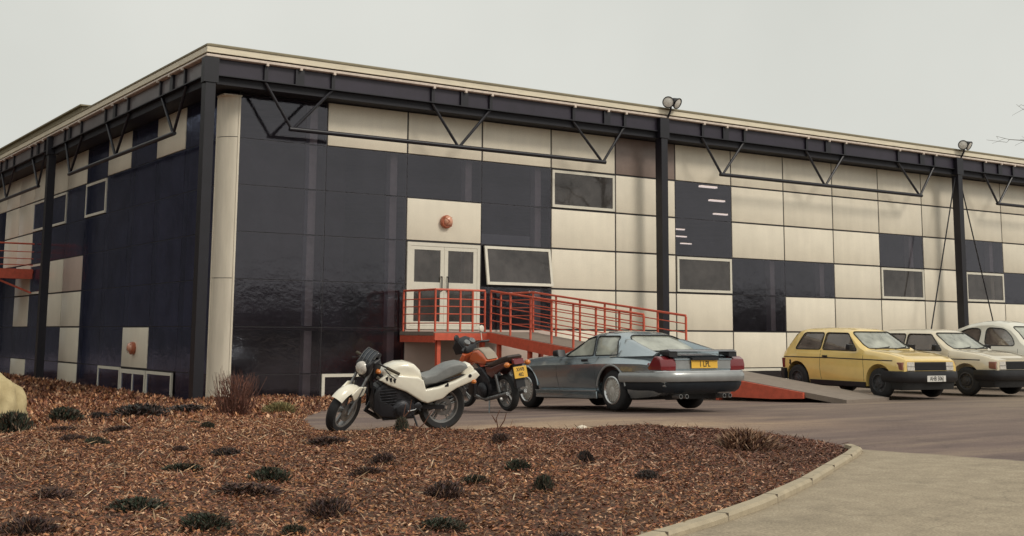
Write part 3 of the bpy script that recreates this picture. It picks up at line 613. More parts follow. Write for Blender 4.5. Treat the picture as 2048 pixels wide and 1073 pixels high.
mb = MB(); mb.bar((7.30,-10.2,.0),(6.9,-5.5,.02),.1,.12); 

# the orange red landing on the left facade
fe = empty('stair_landing', (-.7, 19.8, 3.2)); tag(fe, 'orange red steel landing with curved guard rail high on the left facade', 'stair landing')
mb = MB(); mb.box((-.75, -2.0, -.02), (.68, 3.5, .1)); mb.build('landing_deck', redm, fe)
mb = MB(); mb.box((-.78, -2.03, -.22), (-.70, 3.5, .12)); mb.box((-.7, -2.03, -.22), (.65, -1.96, .12)); mb.build('edge_beam', redm, fe)
for z in (1.0, .72, .48, .26):
    mb = MB(); mb.tube([(-.72,3.5,z),(-.72,-1.85,z),(-.66,-1.95,z),(-.5,-2.0,z),(.66,-2.0,z)], .03 if z == 1.0 else .016, 8); mb.build('guard_rail', redm, fe, smooth=50)
for y in (-1.9, -.9, .1, 1.1, 2.1):
    mb = MB(); mb.box((-.75, y-.025, .1), (-.70, y+.025, 1.0)); mb.build('post', redm, fe)
mb = MB(); mb.bar((.66,-1.9,-.7),(-.6,-1.9,-.2),.06,.06); mb.build('bracket', redm, fe)
#PART2
# ---------------------------------------------------------------- wooded rising ground behind the photographer, mirrored in the glass
hm = mat('hill_scrub', (.022, .022, .02), .95, c2=(.09, .075, .06), vscale=.35, detail=8, bump=.5, bscale=1.5)
th = np.linspace(R(86), R(350), 900); rr_ = np.array([52, 56, 60, 66, 74, 90, 130.])
TH, RR = np.meshgrid(th, rr_); ridge = 9 + 3.2*np.sin(TH*5) + 2*np.sin(TH*13+1) + 1.2*np.sin(TH*31)
nj = rs.normal(0, .35, TH.shape) + np.interp(np.arange(900), np.arange(0, 900, 5), rs.uniform(-.3, 1.6, 180))[None, :]
left = np.clip((R(175) - TH)/R(35), 0, 1)  # unseen left rise made taller so the left glass mirrors dark
RR = RR*(1+.4*np.clip((R(112)-TH)/R(10),0,1)); HZ = (2.2+ridge*.12+ridge*2.4*left)*np.array([-.05, .35, .55, .75, .9, 1, .6])[:, None] + nj
v = np.stack([-8 + RR*np.cos(TH), -18 + RR*np.sin(TH), HZ], -1).reshape(-1, 3); i = np.arange(TH.size).reshape(TH.shape)
q = np.stack([i[:-1,:-1].ravel(), i[:-1,1:].ravel(), i[1:,1:].ravel(), i[1:,:-1].ravel()], 1)
me = bpy.data.meshes.new('hills'); me.from_pydata(v.tolist(), [], q.tolist()); me.materials.append(hm)
o = bpy.data.objects.new('hills', me); col.objects.link(o); tag(o, kind='structure')

# ---------------------------------------------------------------- cars
def tab(t, x): return float(np.interp(x, [a for a, b in t], [b for a, b in t]))
def loft(sp, inset=0., x0=None, x1=None, zlow=None, n=64):
    """closed body skin from longitudinal tables; inset shrinks it all round"""
    xa = sp['x0'] + inset if x0 is None else x0; xb = sp['x1'] - inset if x1 is None else x1
    xs = sorted(set([xa + (xb-xa)*i/n for i in range(n+1)] + [a for a, b in sp['top'] if xa < a < xb])); vs = []; fs = []
    for x in xs:
        zt = tab(sp['top'], x) - inset; zb = tab(sp['bot'], x) + inset if zlow is None else zlow
        wm = tab(sp['wmax'], x) - inset; zbel = tab(sp['belt'], x) - inset*.3; zbel = min(zbel, zt-.015)
        wb = wm - sp['shoulder']; tum = sp['tumble']; up_ = zt - zbel; c = min(.10, up_*.5)
        wr = wb - up_*tum
        zm = sp['zmax']; zm = min(zm, zbel-.06)
        zc = max(sp['zcrease'], zb+.03); zc = min(zc, zm-.03)
        prof = [(0, zb), (wm-sp['under'], zb), (wm-sp['under']*.45, zb+(zc-zb)*.45), (wm-sp['under']*.22, zc), (wm, zm), (wm-.006, zm+(zbel-zm)*.5), (wb+.012, zbel-.018), (wb, zbel),
                (wb-(up_-c)*tum, zbel+(up_-c)), (wr-c*.35, zt-c*.35), (wr-c*1.1, zt-c*.08), (wr*.5, zt+.012*min(1,up_*4)), (0, zt+.018*min(1,up_*4))]
        ring = [(y, z) for y, z in prof] + [(-y, z) for y, z in prof[-2:0:-1]]
        vs.append([(x, y, z) for y, z in ring])
    k = len(vs[0]); mb = MB(); allv = [p for r_ in vs for p in r_]
    for i in range(len(vs)-1):
        for j in range(k): fs.append((i*k+j, i*k+(j+1)%k, (i+1)*k+(j+1)%k, (i+1)*k+j))
    fs += [tuple(range(k))[::-1], tuple((len(vs)-1)*k+j for j in range(k))]
    mb.add(allv, fs); return mb
def prism_y(poly, y0, y1): return MB().slab(poly, y0, y1, bev=0)
def prism_x(poly, x0, x1):
    mb = MB(); k = len(poly); mb.add([(x0,y,z) for y,z in poly]+[(x1,y,z) for y,z in poly], [tuple(range(k)), tuple(range(2*k-1,k-1,-1))]+[(i,(i+1)%k,k+(i+1)%k,k+i) for i in range(k)]); return mb
def rnd_poly(poly, r=.05, n=4):
    out = []; k = len(poly)
    for i in range(k):
        p, a, b = Vector(poly[i]), Vector(poly[i-1]), Vector(poly[(i+1)%k]); d1 = (a-p); d2 = (b-p); rr0 = min(r, d1.length*.45, d2.length*.45)
        s_, e_ = p+d1.normalized()*rr0, p+d2.normalized()*rr0
        for t in range(n+1):
            u = t/n; q = s_*(1-u)**2 + p*2*u*(1-u) + e_*u*u; out.append((q.x, q.y))
    return out
def bvh_of(mb):
    bm = bmesh.new(); vs = [bm.verts.new(v) for v in mb.v]
    for f in mb.f: bm.faces.new([vs[i] for i in f])
    bmesh.ops.triangulate(bm, faces=bm.faces[:]); t = BVHTree.FromBMesh(bm); bm.free(); return t
def side_path(bvh, pts, sg, off=.002):
    out = []
    for x, z in pts:
        h = bvh.ray_cast(Vector((x, 3*sg, z)), Vector((0, -sg, 0)))
        if h[0]: out.append(h[0] + Vector((0, sg*off, 0)))
    return out
def end_path(bvh, pts, sg, off=.002):
    out = []
    for y, z in pts:
        h = bvh.ray_cast(Vector((8*sg, y, z)), Vector((-sg, 0, 0)))
        if h[0]: out.append(h[0] + Vector((sg*off, 0, 0)))
    return out
def top_path(bvh, pts, off=.002):
    out = []
    for x, y in pts:
        h = bvh.ray_cast(Vector((x, y, 4)), Vector((0, 0, -1)))
        if h[0]: out.append(h[0] + Vector((0, 0, off)))
    return out
def dense(pts, step=.06, close=False):
    out = []; P_ = list(pts) + ([pts[0]] if close else [])
    for a, b in zip(P_, P_[1:]):
        a, b = Vector(a), Vector(b); m_ = max(1, int((b-a).length/step))
        out += [tuple(a.lerp(b, i/m_)) for i in range(m_)]
    out.append(tuple(P_[-1])); return out
def wheel(parent, x, y, r, w, rimr, sg, style, rimm):
    t = MB().lathe([(rimr*.93,-w/2),(rimr+.02,-w/2-.004),(r-.035,-w/2+.004),(r-.01,-w/2+.022),(r,-w/2+.045),(r,w/2-.045),(r-.01,w/2-.022),(r-.035,w/2-.004),(rimr+.02,w/2+.004),(rimr*.93,w/2)], c=(x,y,r), n=40).build('wheel', rubber, parent, smooth=40)
    s = sg; mb = MB()
    if style == 'lattice':
        mb.lathe([(rimr+.012, s*(w/2+.006)),(rimr-.006, s*(w/2+.012)),(rimr-.03, s*(w/2-.012)),(rimr-.035, s*(w/2-.05)),(rimr+.0,s*(w/2-.06))], c=(x,y,r), n=40)
        mb.build('rim_edge', chrome, t, smooth=50); mb = MB()
        mb.lathe([(rimr-.034, s*(w/2-.03)),(rimr-.05, s*(w/2-.012)),(.06, s*(w/2+.004)),(.045, s*(w/2+.012)),(0, s*(w/2+.012)),(0,s*(w/2-.05)),(rimr-.034,s*(w/2-.06))], c=(x,y,r), n=40)
        for k in range(20):
            a = 2*math.pi*k/20; c1, s1 = math.cos(a), math.sin(a); p1 = Vector((x+c1*.07, y+s*(w/2+.008), r+s1*.07)); p2 = Vector((x+c1*(rimr-.04), y+s*(w/2-.004), r+s1*(rimr-.04)))
            mb.bar(p1, p2, .014, .016, (0,1,0))
        mb.build('rim', rimm, t, smooth=30)
    else:
        mb.lathe([(rimr+.008, s*(w/2+.004)),(rimr-.01, s*(w/2+.008)),(rimr-.025, s*(w/2-.03)),(rimr*.62, s*(w/2-.035)),(rimr*.5, s*(w/2-.005)),(.05, s*(w/2-.0)),(.04, s*(w/2+.015)),(0, s*(w/2+.018)),(0,s*(w/2-.07)),(rimr,s*(w/2-.07))], c=(x,y,r), n=40)
        mb.cur = 1
        for k in range(10):
            a = 2*math.pi*k/10; mb.lathe([(.0,0),(.017,0),(.017,.006),(0,.006)], c=(x+math.cos(a)*rimr*.8, y+s*(w/2-.028)-(.003 if s>0 else .003), r+math.sin(a)*rimr*.8), n=8)
        mb.build('rim', [rimm, joint], t, smooth=30)
def lathe_disc(): pass
def car(name, loc, th, pitch, sp, paint, label, group, plate=None):
    x, y, z = loc; mtx = Matrix.Translation((x, y, z)) @ Matrix.Rotation(th, 4, 'Z') @ Matrix.Rotation(-pitch, 4, 'Y')
    root = empty(name, mtx=mtx); tag(root, label, 'car', group)
    body = loft(sp); tree = bvh_of(body); ops = []
    Rw, wx0, wx1, tr = sp['R'], sp['wheels'][0], sp['wheels'][1], sp['track']
    for wx in (wx0, wx1):
        for s in (-1, 1):
            ops.append(('DIFFERENCE', MB().lathe([(sp['arch'], s*(tr/2-.15)),(sp['arch'], s*1.3),(0, s*1.3),(0, s*(tr/2-.15))], c=(wx, 0, Rw+.015), n=36)))
    ca, cb = sp['cabin']
    ops.append(('DIFFERENCE', loft(sp, .035, ca, cb, zlow=sp['floor'], n=40)))
    for poly in sp['side']: ops.append(('DIFFERENCE', prism_y(rnd_poly(poly, sp.get('wr', .05)), -1.5, 1.5)))
    wsp = sp['screen']; ops.append(('DIFFERENCE', prism_x(rnd_poly(wsp[0], .07), wsp[1], wsp[2])))
    rsp = sp['rear']; ops.append(('DIFFERENCE', prism_x(rnd_poly(rsp[0], sp.get('rr', .07)), rsp[1], rsp[2])))
    me = booleans(body, ops); mesh_obj(me, 'body', paint, root, 28)
    # glazing: slices of a slightly inset thin skin
    sk = lambda: loft(sp, .012, n=48); hollow = ('DIFFERENCE', loft(sp, .017, n=48))
    for poly in sp['side']:
        for s in (-1, 1):
            g = booleans(sk(), [hollow, ('INTERSECT', prism_y(rnd_poly([(a, b) for a, b in poly], sp.get('wr', .05)-.005), s*.3, s*1.5))]); mesh_obj(g, 'side_window', skylit_gl if sp is XJ else throughlit_gl, root, 30)
    g = booleans(sk(), [hollow, ('INTERSECT', prism_x(rnd_poly(wsp[0], .065), wsp[1], wsp[2]))]); mesh_obj(g, 'windscreen', skylit_gl, root, 30)
    g = booleans(sk(), [hollow, ('INTERSECT', prism_x(rnd_poly(rsp[0], sp.get('rr', .07)-.005), rsp[1], rsp[2]))]); mesh_obj(g, 'rear_window', skylit_gl, root, 30)
    tm = MB(); 
    for poly in sp['side']:
        for s in (-1, 1): tm.tube(side_path(tree, dense(rnd_poly(poly, sp.get('wr', .05)), close=True), s), sp.get('rub', .011), 6)
    tm.tube(end_path(tree, dense(rnd_poly(wsp[0], .07), close=True), 1), .012, 6); tm.tube(end_path(tree, dense(rnd_poly(rsp[0], sp.get('rr', .07)), close=True), -1), .012, 6)
    tm.build('window_seal', rubber, root, smooth=60)
    sl = MB()
    for pts in sp.get('seams', []):
        for s in (-1, 1):
            pp = side_path(tree, dense(pts), s, -.001)
            if len(pp) > 1: sl.tube(pp, .0045, 5)
    for pts in sp.get('topseams', []):
        for s in (-1, 1):
            pp = top_path(tree, dense([(a, b*s) for a, b in pts]), -.001)
            if len(pp) > 1: sl.tube(pp, .0045, 5)
    if sl.v: sl.build('panel_seam', joint, root)
    for wx in (wx0, wx1):
        for s in (-1, 1): wheel(root, wx, s*tr/2, Rw, sp['tw'], sp['rim'], s, sp['style'], sp['rimm'])
    # dark underside, inner arches, axles
    un = MB(); un.box((wx0-.35, -tr/2+.14, .17), (wx1+.4, tr/2-.14, sp['floor']-.05)); un.build('underbody', rubber, root, bevel=.02)
    # seats and dash
    zf = sp['floor']
    for (sx, sy) in sp['seats']:
        st = MB(); st.slab([(sx-.05, zf+.08), (sx+.45, zf+.08), (sx+.47, zf+.24), (sx+.06, zf+.22), (sx-.08, zf+.72), (sx-.2, zf+.73), (sx-.15, zf+.2)], sy-.22, sy+.22, .04); so = st.build('seat', trim_bk, root, smooth=40)
        hd = MB(); hd.slab([(sx-.21, zf+.77), (sx-.11, zf+.77), (sx-.12, zf+.93), (sx-.21, zf+.93)], sy-.12, sy+.12, .03); hd.build('headrest', trim_bk, so, smooth=40)
    dm = MB(); dm.slab([(cb-.02, zf+.2), (cb-.02, sp['dash']), (cb-.4, sp['dash']+.01), (cb-.45, zf+.3)], -tr/2+.05, tr/2-.05, .03); dm.build('dashboard', dash_m, root, smooth=40)
    sw = MB(); sx, sy = sp['seats'][0]; c = Vector((cb-.55, sy, sp['dash']-.03)); sw.tube([c + Vector((math.sin(t)*.06, math.cos(t)*.18, math.sin(t)*.16)) for t in np.linspace(0, 2*math.pi, 20)], .013, 6); sw.build('steering_wheel', rubber, root, smooth=60)
    return root, tree
def plate(root, x, y, z, rz, w, h, txt, m, size, lean=0, lines=None):
    mt = Matrix.Translation((x, y, z)) @ Matrix.Rotation(rz, 4, 'Z') @ Matrix.Rotation(lean, 4, 'X')
    mb = MB(); mb.box((-w/2, -.006, -h/2), (w/2, .006, h/2), mt); p = mb.build('number_plate', m, root, bevel=.003)
    for i, t in enumerate(lines or [txt]):
        dz = 0 if not lines else (h*.22 if i == 0 else -h*.22)
        text_mesh(t, size, 'plate_characters', MATS['plate_ink'], p, mt @ Matrix.Translation((0, -.0075, dz)) @ Matrix.Rotation(R(90), 4, 'X'), .001, .8)
    return p
mat('plate_ink', (.02, .018, .015), .5); y_plate = mat('yellow_plate', (.78, .46, .06), .4, var=.05, vscale=12); w_plate = mat('white_plate', (.72, .70, .66), .4, var=.06)
def paintm(name, c, dirt=.1):
    m = mat(name, c, .35, var=dirt, vscale=1.6, coat=1.0, spec=.5); return m

# --- the blue grey grand tourer
jp = mat('slate_blue_paint', (.38, .45, .49), .27, metal=.85, var=.10, vscale=1.6, coat=.9)
XJ = dict(x0=.02, x1=4.80, top=[(0,.76),(.06,.80),(.12,.855),(.35,.895),(.64,.908),(.74,.92),(.80,.95),(1.05,1.08),(1.30,1.20),(1.55,1.265),(1.85,1.29),(2.15,1.275),(2.34,1.22),(2.54,1.09),(2.85,.945),(3.05,.925),(4.0,.875),(4.4,.815),(4.65,.75),(4.78,.68),(4.8,.66)],
    bot=[(0,.36),(.3,.24),(.8,.2),(4.2,.2),(4.8,.28)], wmax=[(0,.79),(.08,.83),(.4,.868),(1.2,.895),(3.8,.885),(4.3,.86),(4.62,.80),(4.8,.70)],
    belt=[(0,.70),(.1,.76),(.5,.83),(1.2,.86),(2.0,.855),(3.3,.845),(4.0,.80),(4.5,.72),(4.8,.62)], zmax=.64, zcrease=.40, shoulder=.105, under=.13, tumble=.56, R=.325, wheels=(1.28,3.87), track=1.50, arch=.385,
    cabin=(.62,2.88), floor=.36, side=[[(1.22,.89),(1.86,.89),(2.0,1.215),(1.42,1.20)],[(1.91,.89),(2.74,.885),(2.40,1.17),(2.05,1.215)]], wr=.04,
    screen=([(-.60,.955),(.60,.955),(.475,1.195),(-.475,1.195)], 2.0, 3.6), rear=([(-.61,.94),(.61,.94),(.48,1.21),(-.48,1.21)], .4, 1.6), rr=.13,
    seams=[[(2.85,.87),(2.87,.6),(2.82,.3)],[(1.74,.87),(1.72,.55),(1.74,.3)],[(1.74,.30),(2.82,.30)]], topseams=[[(.70,.50),(.3,.60)],[(3.0,.62),(4.6,.58)]],
    tw=.215, rim=.215, style='lattice', rimm=mat('silver_alloy', (.60,.58,.54), .4, metal=.3, var=.1), seats=[(2.0,-.36),(2.0,.36)], dash=.90)
gt, tree = car('grand_tourer', (3.22, -12.72, .015), R(87.6), -.033, XJ, jp, 'slate blue two door grand tourer seen from behind with a boot spoiler and yellow plate', None)
# flying buttresses either side of the rear window
for s in (-1, 1):
    mb = MB(); k = 16; vs = []
    for i in range(k+1):
        x = .26 + (1.42-.26)*i/k; t = i/k; zt = .905 + (1.215-.905)*(t**1.12); yo = .80 - (zt-.86)*.60 - .012; yi = yo - .10 - .05*t; zb_ = min(zt-.015, .86)
        e_ = max(0, (t-.8)/.2); zt -= .06*e_; yo -= .05*e_; yi -= .03*e_
        vs += [(x, s*(.805), zb_), (x, s*yo, zt-.02), (x, s*(yo-.025), zt), (x, s*(yi+.02), zt), (x, s*yi, zt-.03), (x, s*(yi-.01), zb_)]
    fs = []
    for i in range(k):
        for j in range(6): fs.append((i*6+j, i*6+(j+1)%6, (i+1)*6+(j+1)%6, (i+1)*6+j))
    fs += [tuple(range(6)), tuple(k*6+j for j in range(6))[::-1]]
    mb.add(vs, fs); mb.build('buttress', jp, gt, smooth=50)
silver = mat('silver_bumper', (.30,.31,.31), .32, metal=.3, var=.12, vscale=4, coat=.5)
# rear bumper, wraps round the flanks
def bumper(root, prof, path, m, name='bumper'):
    """prof: closed (out, z); path: plan points; out grows along the plan normal"""
    mb = MB(); vs = []; k = len(prof); P_ = [Vector(p) for p in path]; n_ = len(P_)
    for i, p in enumerate(P_):
        d = (P_[min(i+1,n_-1)] - P_[max(i-1,0)]).normalized(); nn = Vector((d.y, -d.x))
        for o_, z_ in prof: vs.append((p.x+nn.x*o_, p.y+nn.y*o_, z_))
    fs = [(i*k+j, i*k+(j+1)%k, (i+1)*k+(j+1)%k, (i+1)*k+j) for i in range(n_-1) for j in range(k)] + [tuple(range(k))[::-1], tuple((n_-1)*k+j for j in range(k))]
    mb.add(vs, fs); return mb.build(name, m, root, smooth=45)
rb = [(1.0,-.885),(.6,-.88),(.25,-.86),(.10,-.83),(.0,-.76),(-.045,-.6),(-.06,-.3),(-.06,.3),(-.045,.6),(.0,.76),(.10,.83),(.25,.86),(.6,.88),(1.0,.885)][::-1]
bumper(gt, [(-.03,.45),(.03,.46),(.055,.50),(.055,.57),(.03,.605),(-.06,.615)], rb, silver)
bumper(gt, [(-.06,.616),(.032,.607),(.030,.625),(-.04,.635)], rb[1:-1], chrome, 'bumper_trim')
bumper(gt, [(-.14,.31),(-.11,.29),(-.05,.33),(-.0,.42),(-.0,.449),(-.1,.449)], rb, mat('dark_valance', (.02,.028,.038), .4, metal=.3, var=.2), 'rear_valance')
fb = [(3.9+.42,-.865),(4.6,-.83),(4.8,-.70),(4.9,-.4),(4.92,0),(4.9,.4),(4.8,.70),(4.6,.83),(4.32,.865)]
bumper(gt, [(-.06,.42),(.03,.43),(.05,.48),(.05,.55),(.0,.59),(-.06,.59)], fb, silver); bumper(gt, [(-.10,.24),(.02,.25),(.02,.41),(-.05,.41)], fb, jp, 'front_valance')
for s in (-1, 1):   # side skirts and lamps
    mb = MB(); mb.slab([(1.66,.19),(3.50,.19),(3.50,.31),(1.66,.31)], s*.855, s*.905, .015); mb.build('side_skirt', jp, gt, smooth=40)
    mb = MB(); mb.tube([(1.66,s*.908,.315),(3.5,s*.908,.315)], .010, 6); mb.build('skirt_trim', silver, gt)
    mb = MB(); vs = []
    outl = [(.58,.635),(-.03,.635),(-.045,.72),(-.01,.80),(.12,.85),(.24,.85),(.36,.78)]
    mb.slab([(x*.62+.03, z) for x, z in outl], s*.55, s*.857, .02); mb.build('tail_lamp', lens_red, gt, smooth=40)
    mb = MB(); mb.slab([(.30,.64),(.33,.75),(.44,.66)], s*.80, s*.853, .008); mb.build('side_marker', lens_red, gt)
    bumper(gt, [(-.01,-.01),(.012,-.01),(.012,.02),(-.01,.02)], [(0,0),(1,0)], jp, 'arch_lip') if 0 else None
    for wx in (1.28, 3.87):
        a = np.linspace(R(8), R(172), 22); mb = MB(); mb.tube([(wx+math.cos(t)*.388, s*(tab(XJ['wmax'], wx)-.012), .34+math.sin(t)*.388) for t in a], .019, 8); mb.build('arch_lip', silver if wx < 2 else jp, gt, smooth=60)
    mb = MB(); mb.slab([(2.60,.885),(2.76,.885),(2.79,.94),(2.77,.99),(2.64,1.0)], s*.84, s*1.02, .03); mo = mb.build('door_mirror', plastic_bk, gt, smooth=40)
    mb = MB(); mb.slab([(1.92,.79),(2.10,.79),(2.10,.835),(1.92,.835)], s*.868, s*.893, .01); mb.build('door_handle', plastic_bk, gt, smooth=40)
mb = MB(); mb.box((.012,-.56,.655), (.03,.56,.79)); mb.build('tail_panel', silver, gt)
mb = MB(); mb.slab([(.0,.79),(.1,.79),(.1,.83),(-.0,.815)], -.58, .58, .006); mb.build('boot_edge', jp, gt, smooth=30)
mb = MB(); mb.slab([(-.05,.79),(.06,.80),(.06,.84),(-.05,.825)], -.27, .27, .008); mb.build('plate_plinth', plastic_bk, gt, smooth=30)
# boot spoiler
mb = MB(); mb.slab([(-.02,.925),(.06,.958),(.26,.945),(.26,.93),(.05,.922)], -.68, .68, .008); mb.build('boot_spoiler', mat('spoiler_paint', (.12,.12,.14), .3, coat=.7), gt, smooth=40)
for s in (-1, 1):
    mb = MB(); mb.slab([(.0,.84),(.25,.88),(.25,.935),(.0,.92)], s*.52, s*.69, .012); mb.build('spoiler_foot', plastic_bk, gt, smooth=40)
plate(gt, -.012, 0, .725, -R(90), .53, .125, '1 LPL', y_plate, .125)
for y in (-.50, -.38, .38, .50):
    mb = MB(); mb.lathe([(.025,0),(.035,0),(.035,.18),(.025,.18)], c=(-.02,y,.235), axis=(1,0,0), n=14); mb.build('exhaust_tip', steel_g, gt, smooth=40)
mb = MB(); mb.box((.25,-.5,.19),(.9,.5,.28)); mb.lathe([(.09,-.35),(.10,-.33),(.10,.33),(.09,.35),(0,.35),(0,-.35)], c=(.55,0,.27), axis=(0,1,0)); mb.build('silencer', rubber, gt, smooth=40)
mb = MB(); mb.tube([(2.1,.0,1.262),(2.1,.0,1.275)], .008, 6); mb.build('aerial_base', plastic_bk, gt)
mb = MB(); mb.box((.84,-.42,.86),(1.1,-.06,.94)); mb.build('papers', white_fr, gt, bevel=.01)

# --- small hatchbacks
def hatch(name, loc, th, pitch, paint, label, plate_txt=None, sc=1.0, rimm=None, dirt_nose=False, badge=True, wide=0., style='steel'):
    SM = dict(x0=.02, x1=3.47+wide, top=[(0,.86),(.05,.93),(.14,1.06),(.28,1.26),(.36,1.318),(.5,1.338),(1.1,1.355),(1.6,1.35),(1.86,1.325),(1.95,1.29),(2.2,1.12),(2.46,.935),(2.6,.92),(3.0,.875),(3.3,.815),(3.42,.775),(3.47+wide,.74)],
        bot=[(0,.34),(.3,.22),(2.5,.22),(3.2,.32),(3.47+wide,.40)], wmax=[(0,.70),(.1,.73),(.5,.762),(2.9,.765),(3.3,.745),(3.47+wide,.70)],
        belt=[(0,.80),(.5,.865),(1.5,.875),(2.4,.865),(2.8,.845),(3.2,.80),(3.47+wide,.71)], zmax=.56, zcrease=.38, shoulder=.045, under=.06, tumble=.42, R=.295, wheels=(.52,2.86), track=1.35, arch=.355,
        cabin=(.12,2.50), floor=.32, side=[[(.40,.915),(1.18,.915),(1.18,1.262),(.58,1.262)],[(1.24,.915),(2.24,.905),(1.86,1.255),(1.24,1.262)]], wr=.06,
        screen=([(-.60,.955),(.60,.955),(.50,1.285),(-.50,1.285)], 1.7, 3.2), rear=([(-.58,.95),(.58,.95),(.50,1.24),(-.50,1.24)], -.5, .8),
        seams=[[(1.21,.90),(1.22,.45),(1.25,.26)],[(2.42,.86),(2.46,.55),(2.44,.27)],], topseams=[[(2.55,.62),(3.38,.60)]],
        tw=.165, rim=.175, style=style, rimm=rimm or mat('dark_steel_wheel', (.07,.07,.075), .5, metal=.5, var=.3), seats=[(1.5,-.33),(1.5,.33),(.75,-.3),(.75,.3)], dash=.90)
    root, tree = car(name, loc, th, pitch, SM, paint, label, None)
    xf_ = 3.47+wide
    gm = MB(); gm.box((xf_-.06,-.42,.555),(xf_+.012,.42,.715)); g = gm.build('grille', plastic_bk, root, bevel=.006)
    gs = MB()
    for z in (.58,.605,.63,.655,.68): gs.box((xf_+.013,-.41,z),(xf_+.02,.41,z+.009))
    gs.build('grille_slat', rubber, g)
    for s in (-1, 1):
        mb = MB(); mb.slab([(xf_-.10,.555),(xf_+.015,.555),(xf_+.005,.715),(xf_-.10,.715)], s*.425, s*.625, .012); hl = mb.build('headlight', lens_w, root, smooth=40)
        mb = MB(); mb.box((xf_+.01,min(s*.42,s*.63),.63),(xf_+.018,max(s*.42,s*.63),.636)); mb.build('headlight_bar', steel_g, hl)
        mb = MB(); mb.slab([(xf_-.20,.56),(xf_-.02,.56),(xf_-.03,.71),(xf_-.19,.71)], s*.630, s*.728, .02); mb.build('indicator', mat('dull_orange_lens', (.26,.10,.07), .3, coat=.3) if 'dull_orange_lens' not in MATS else MATS['dull_orange_lens'], root, smooth=40)
        mb = MB(); mb.slab([(.92,.20),(2.48,.20),(2.5,.30),(.9,.30)], s*.735, s*.752, .006); mb.build('sill_trim', plastic_bk, root)
        mb = MB(); mb.slab([(1.30,.765),(1.44,.765),(1.44,.80),(1.30,.80)], s*.755, s*.775, .006); mb.build('door_handle', plastic_bk, root)
        mb = MB(); mb.slab([(2.12,.92),(2.24,.92),(2.26,1.03),(2.15,1.04)], s*.78, s*.92, .02); mb.build('door_mirror', plastic_bk, root, smooth=40)
        mb = MB(); mb.slab([(.04,.52),(.02,.72),(.12,.72),(.12,.52)], s*.60, s*.735, .01); mb.build('tail_lamp', lens_red, root)
    fbp = [(xf_-.78+.28,-.765),(xf_-.25,-.768),(xf_-.05,-.745),(xf_+.03,-.64),(xf_+.07,-.3),(xf_+.075,0),(xf_+.07,.3),(xf_+.03,.64),(xf_-.05,.745),(xf_-.25,.768),(xf_-.5,.765)]
    bumper(root, [(-.05,.34),(.0,.33),(.035,.36),(.045,.44),(.03,.53),(-.04,.545)], fbp, plastic_bk)
    bumper(root, [(-.12,.20),(-.06,.19),(-.02,.329),(-.10,.329)], fbp, rubber, 'air_dam')
    rbp = [(.18,-.768),(.05,-.745),(-.03,-.62),(-.07,-.2),(-.07,.2),(-.03,.62),(.05,.745),(.18,.768)][::-1]
    bumper(root, [(-.05,.28),(.02,.29),(.035,.36),(.03,.50),(-.04,.51)], rbp, plastic_bk)
    wt = MB()
    for s in (-1, 1): wt.tube(side_path(tree, dense([(.06,.745),(1.5,.752),(3.2,.735)]), s, .001), .011, 6)
    wt.build('waist_trim', plastic_bk, root, smooth=60)
    wp = MB()
    for y0, y1 in ((-.42,.02),(.12,.50)): wp.tube(end_path(tree, dense([(y0,.95),(y1-.02,.985),(y1,1.0)],.05), 1, .014), .010, 6)
    wp.build('wiper', rubber, root)
    ae = MB(); ae.tube([(1.85,-.30,1.34),(1.5,-.30,1.42)], .004, 5)
    if plate_txt: plate(root, xf_+.118, .03, .40, R(90), .50, .115, plate_txt, w_plate, .115)
    if badge:
        b = MB(); bvp = side_path(tree, [(.30,.62)], -1)[0]; b.lathe([(.0,0),(.030,0),(.030,.006),(0,.006)], c=bvp-Vector((0,.005,0)), n=12); b.lathe([(.0,0),(.026,0),(.026,.006),(0,.006)], c=bvp-Vector((0,.005,-.045)), n=12); b.build('fuel_cap_badge', plastic_bk, root)
    return root
yp = paintm('ochre_yellow_paint', (.90, .64, .21), .10)
hatch('yellow_hatchback', (10.35, -8.27, .01), R(-95.3), -.005, yp, 'mustard yellow three door hatchback with a white front plate beside the ramp foot', 'AHB 506J')
cp = paintm('beige_cream_paint', (.76, .66, .48), .10)
hatch('cream_hatchback', (13.0, -8.15, .0), R(-92.0), -.003, cp, 'dull beige hatchback parked between the yellow hatchback and the round roofed car', None, wide=.12, badge=False)
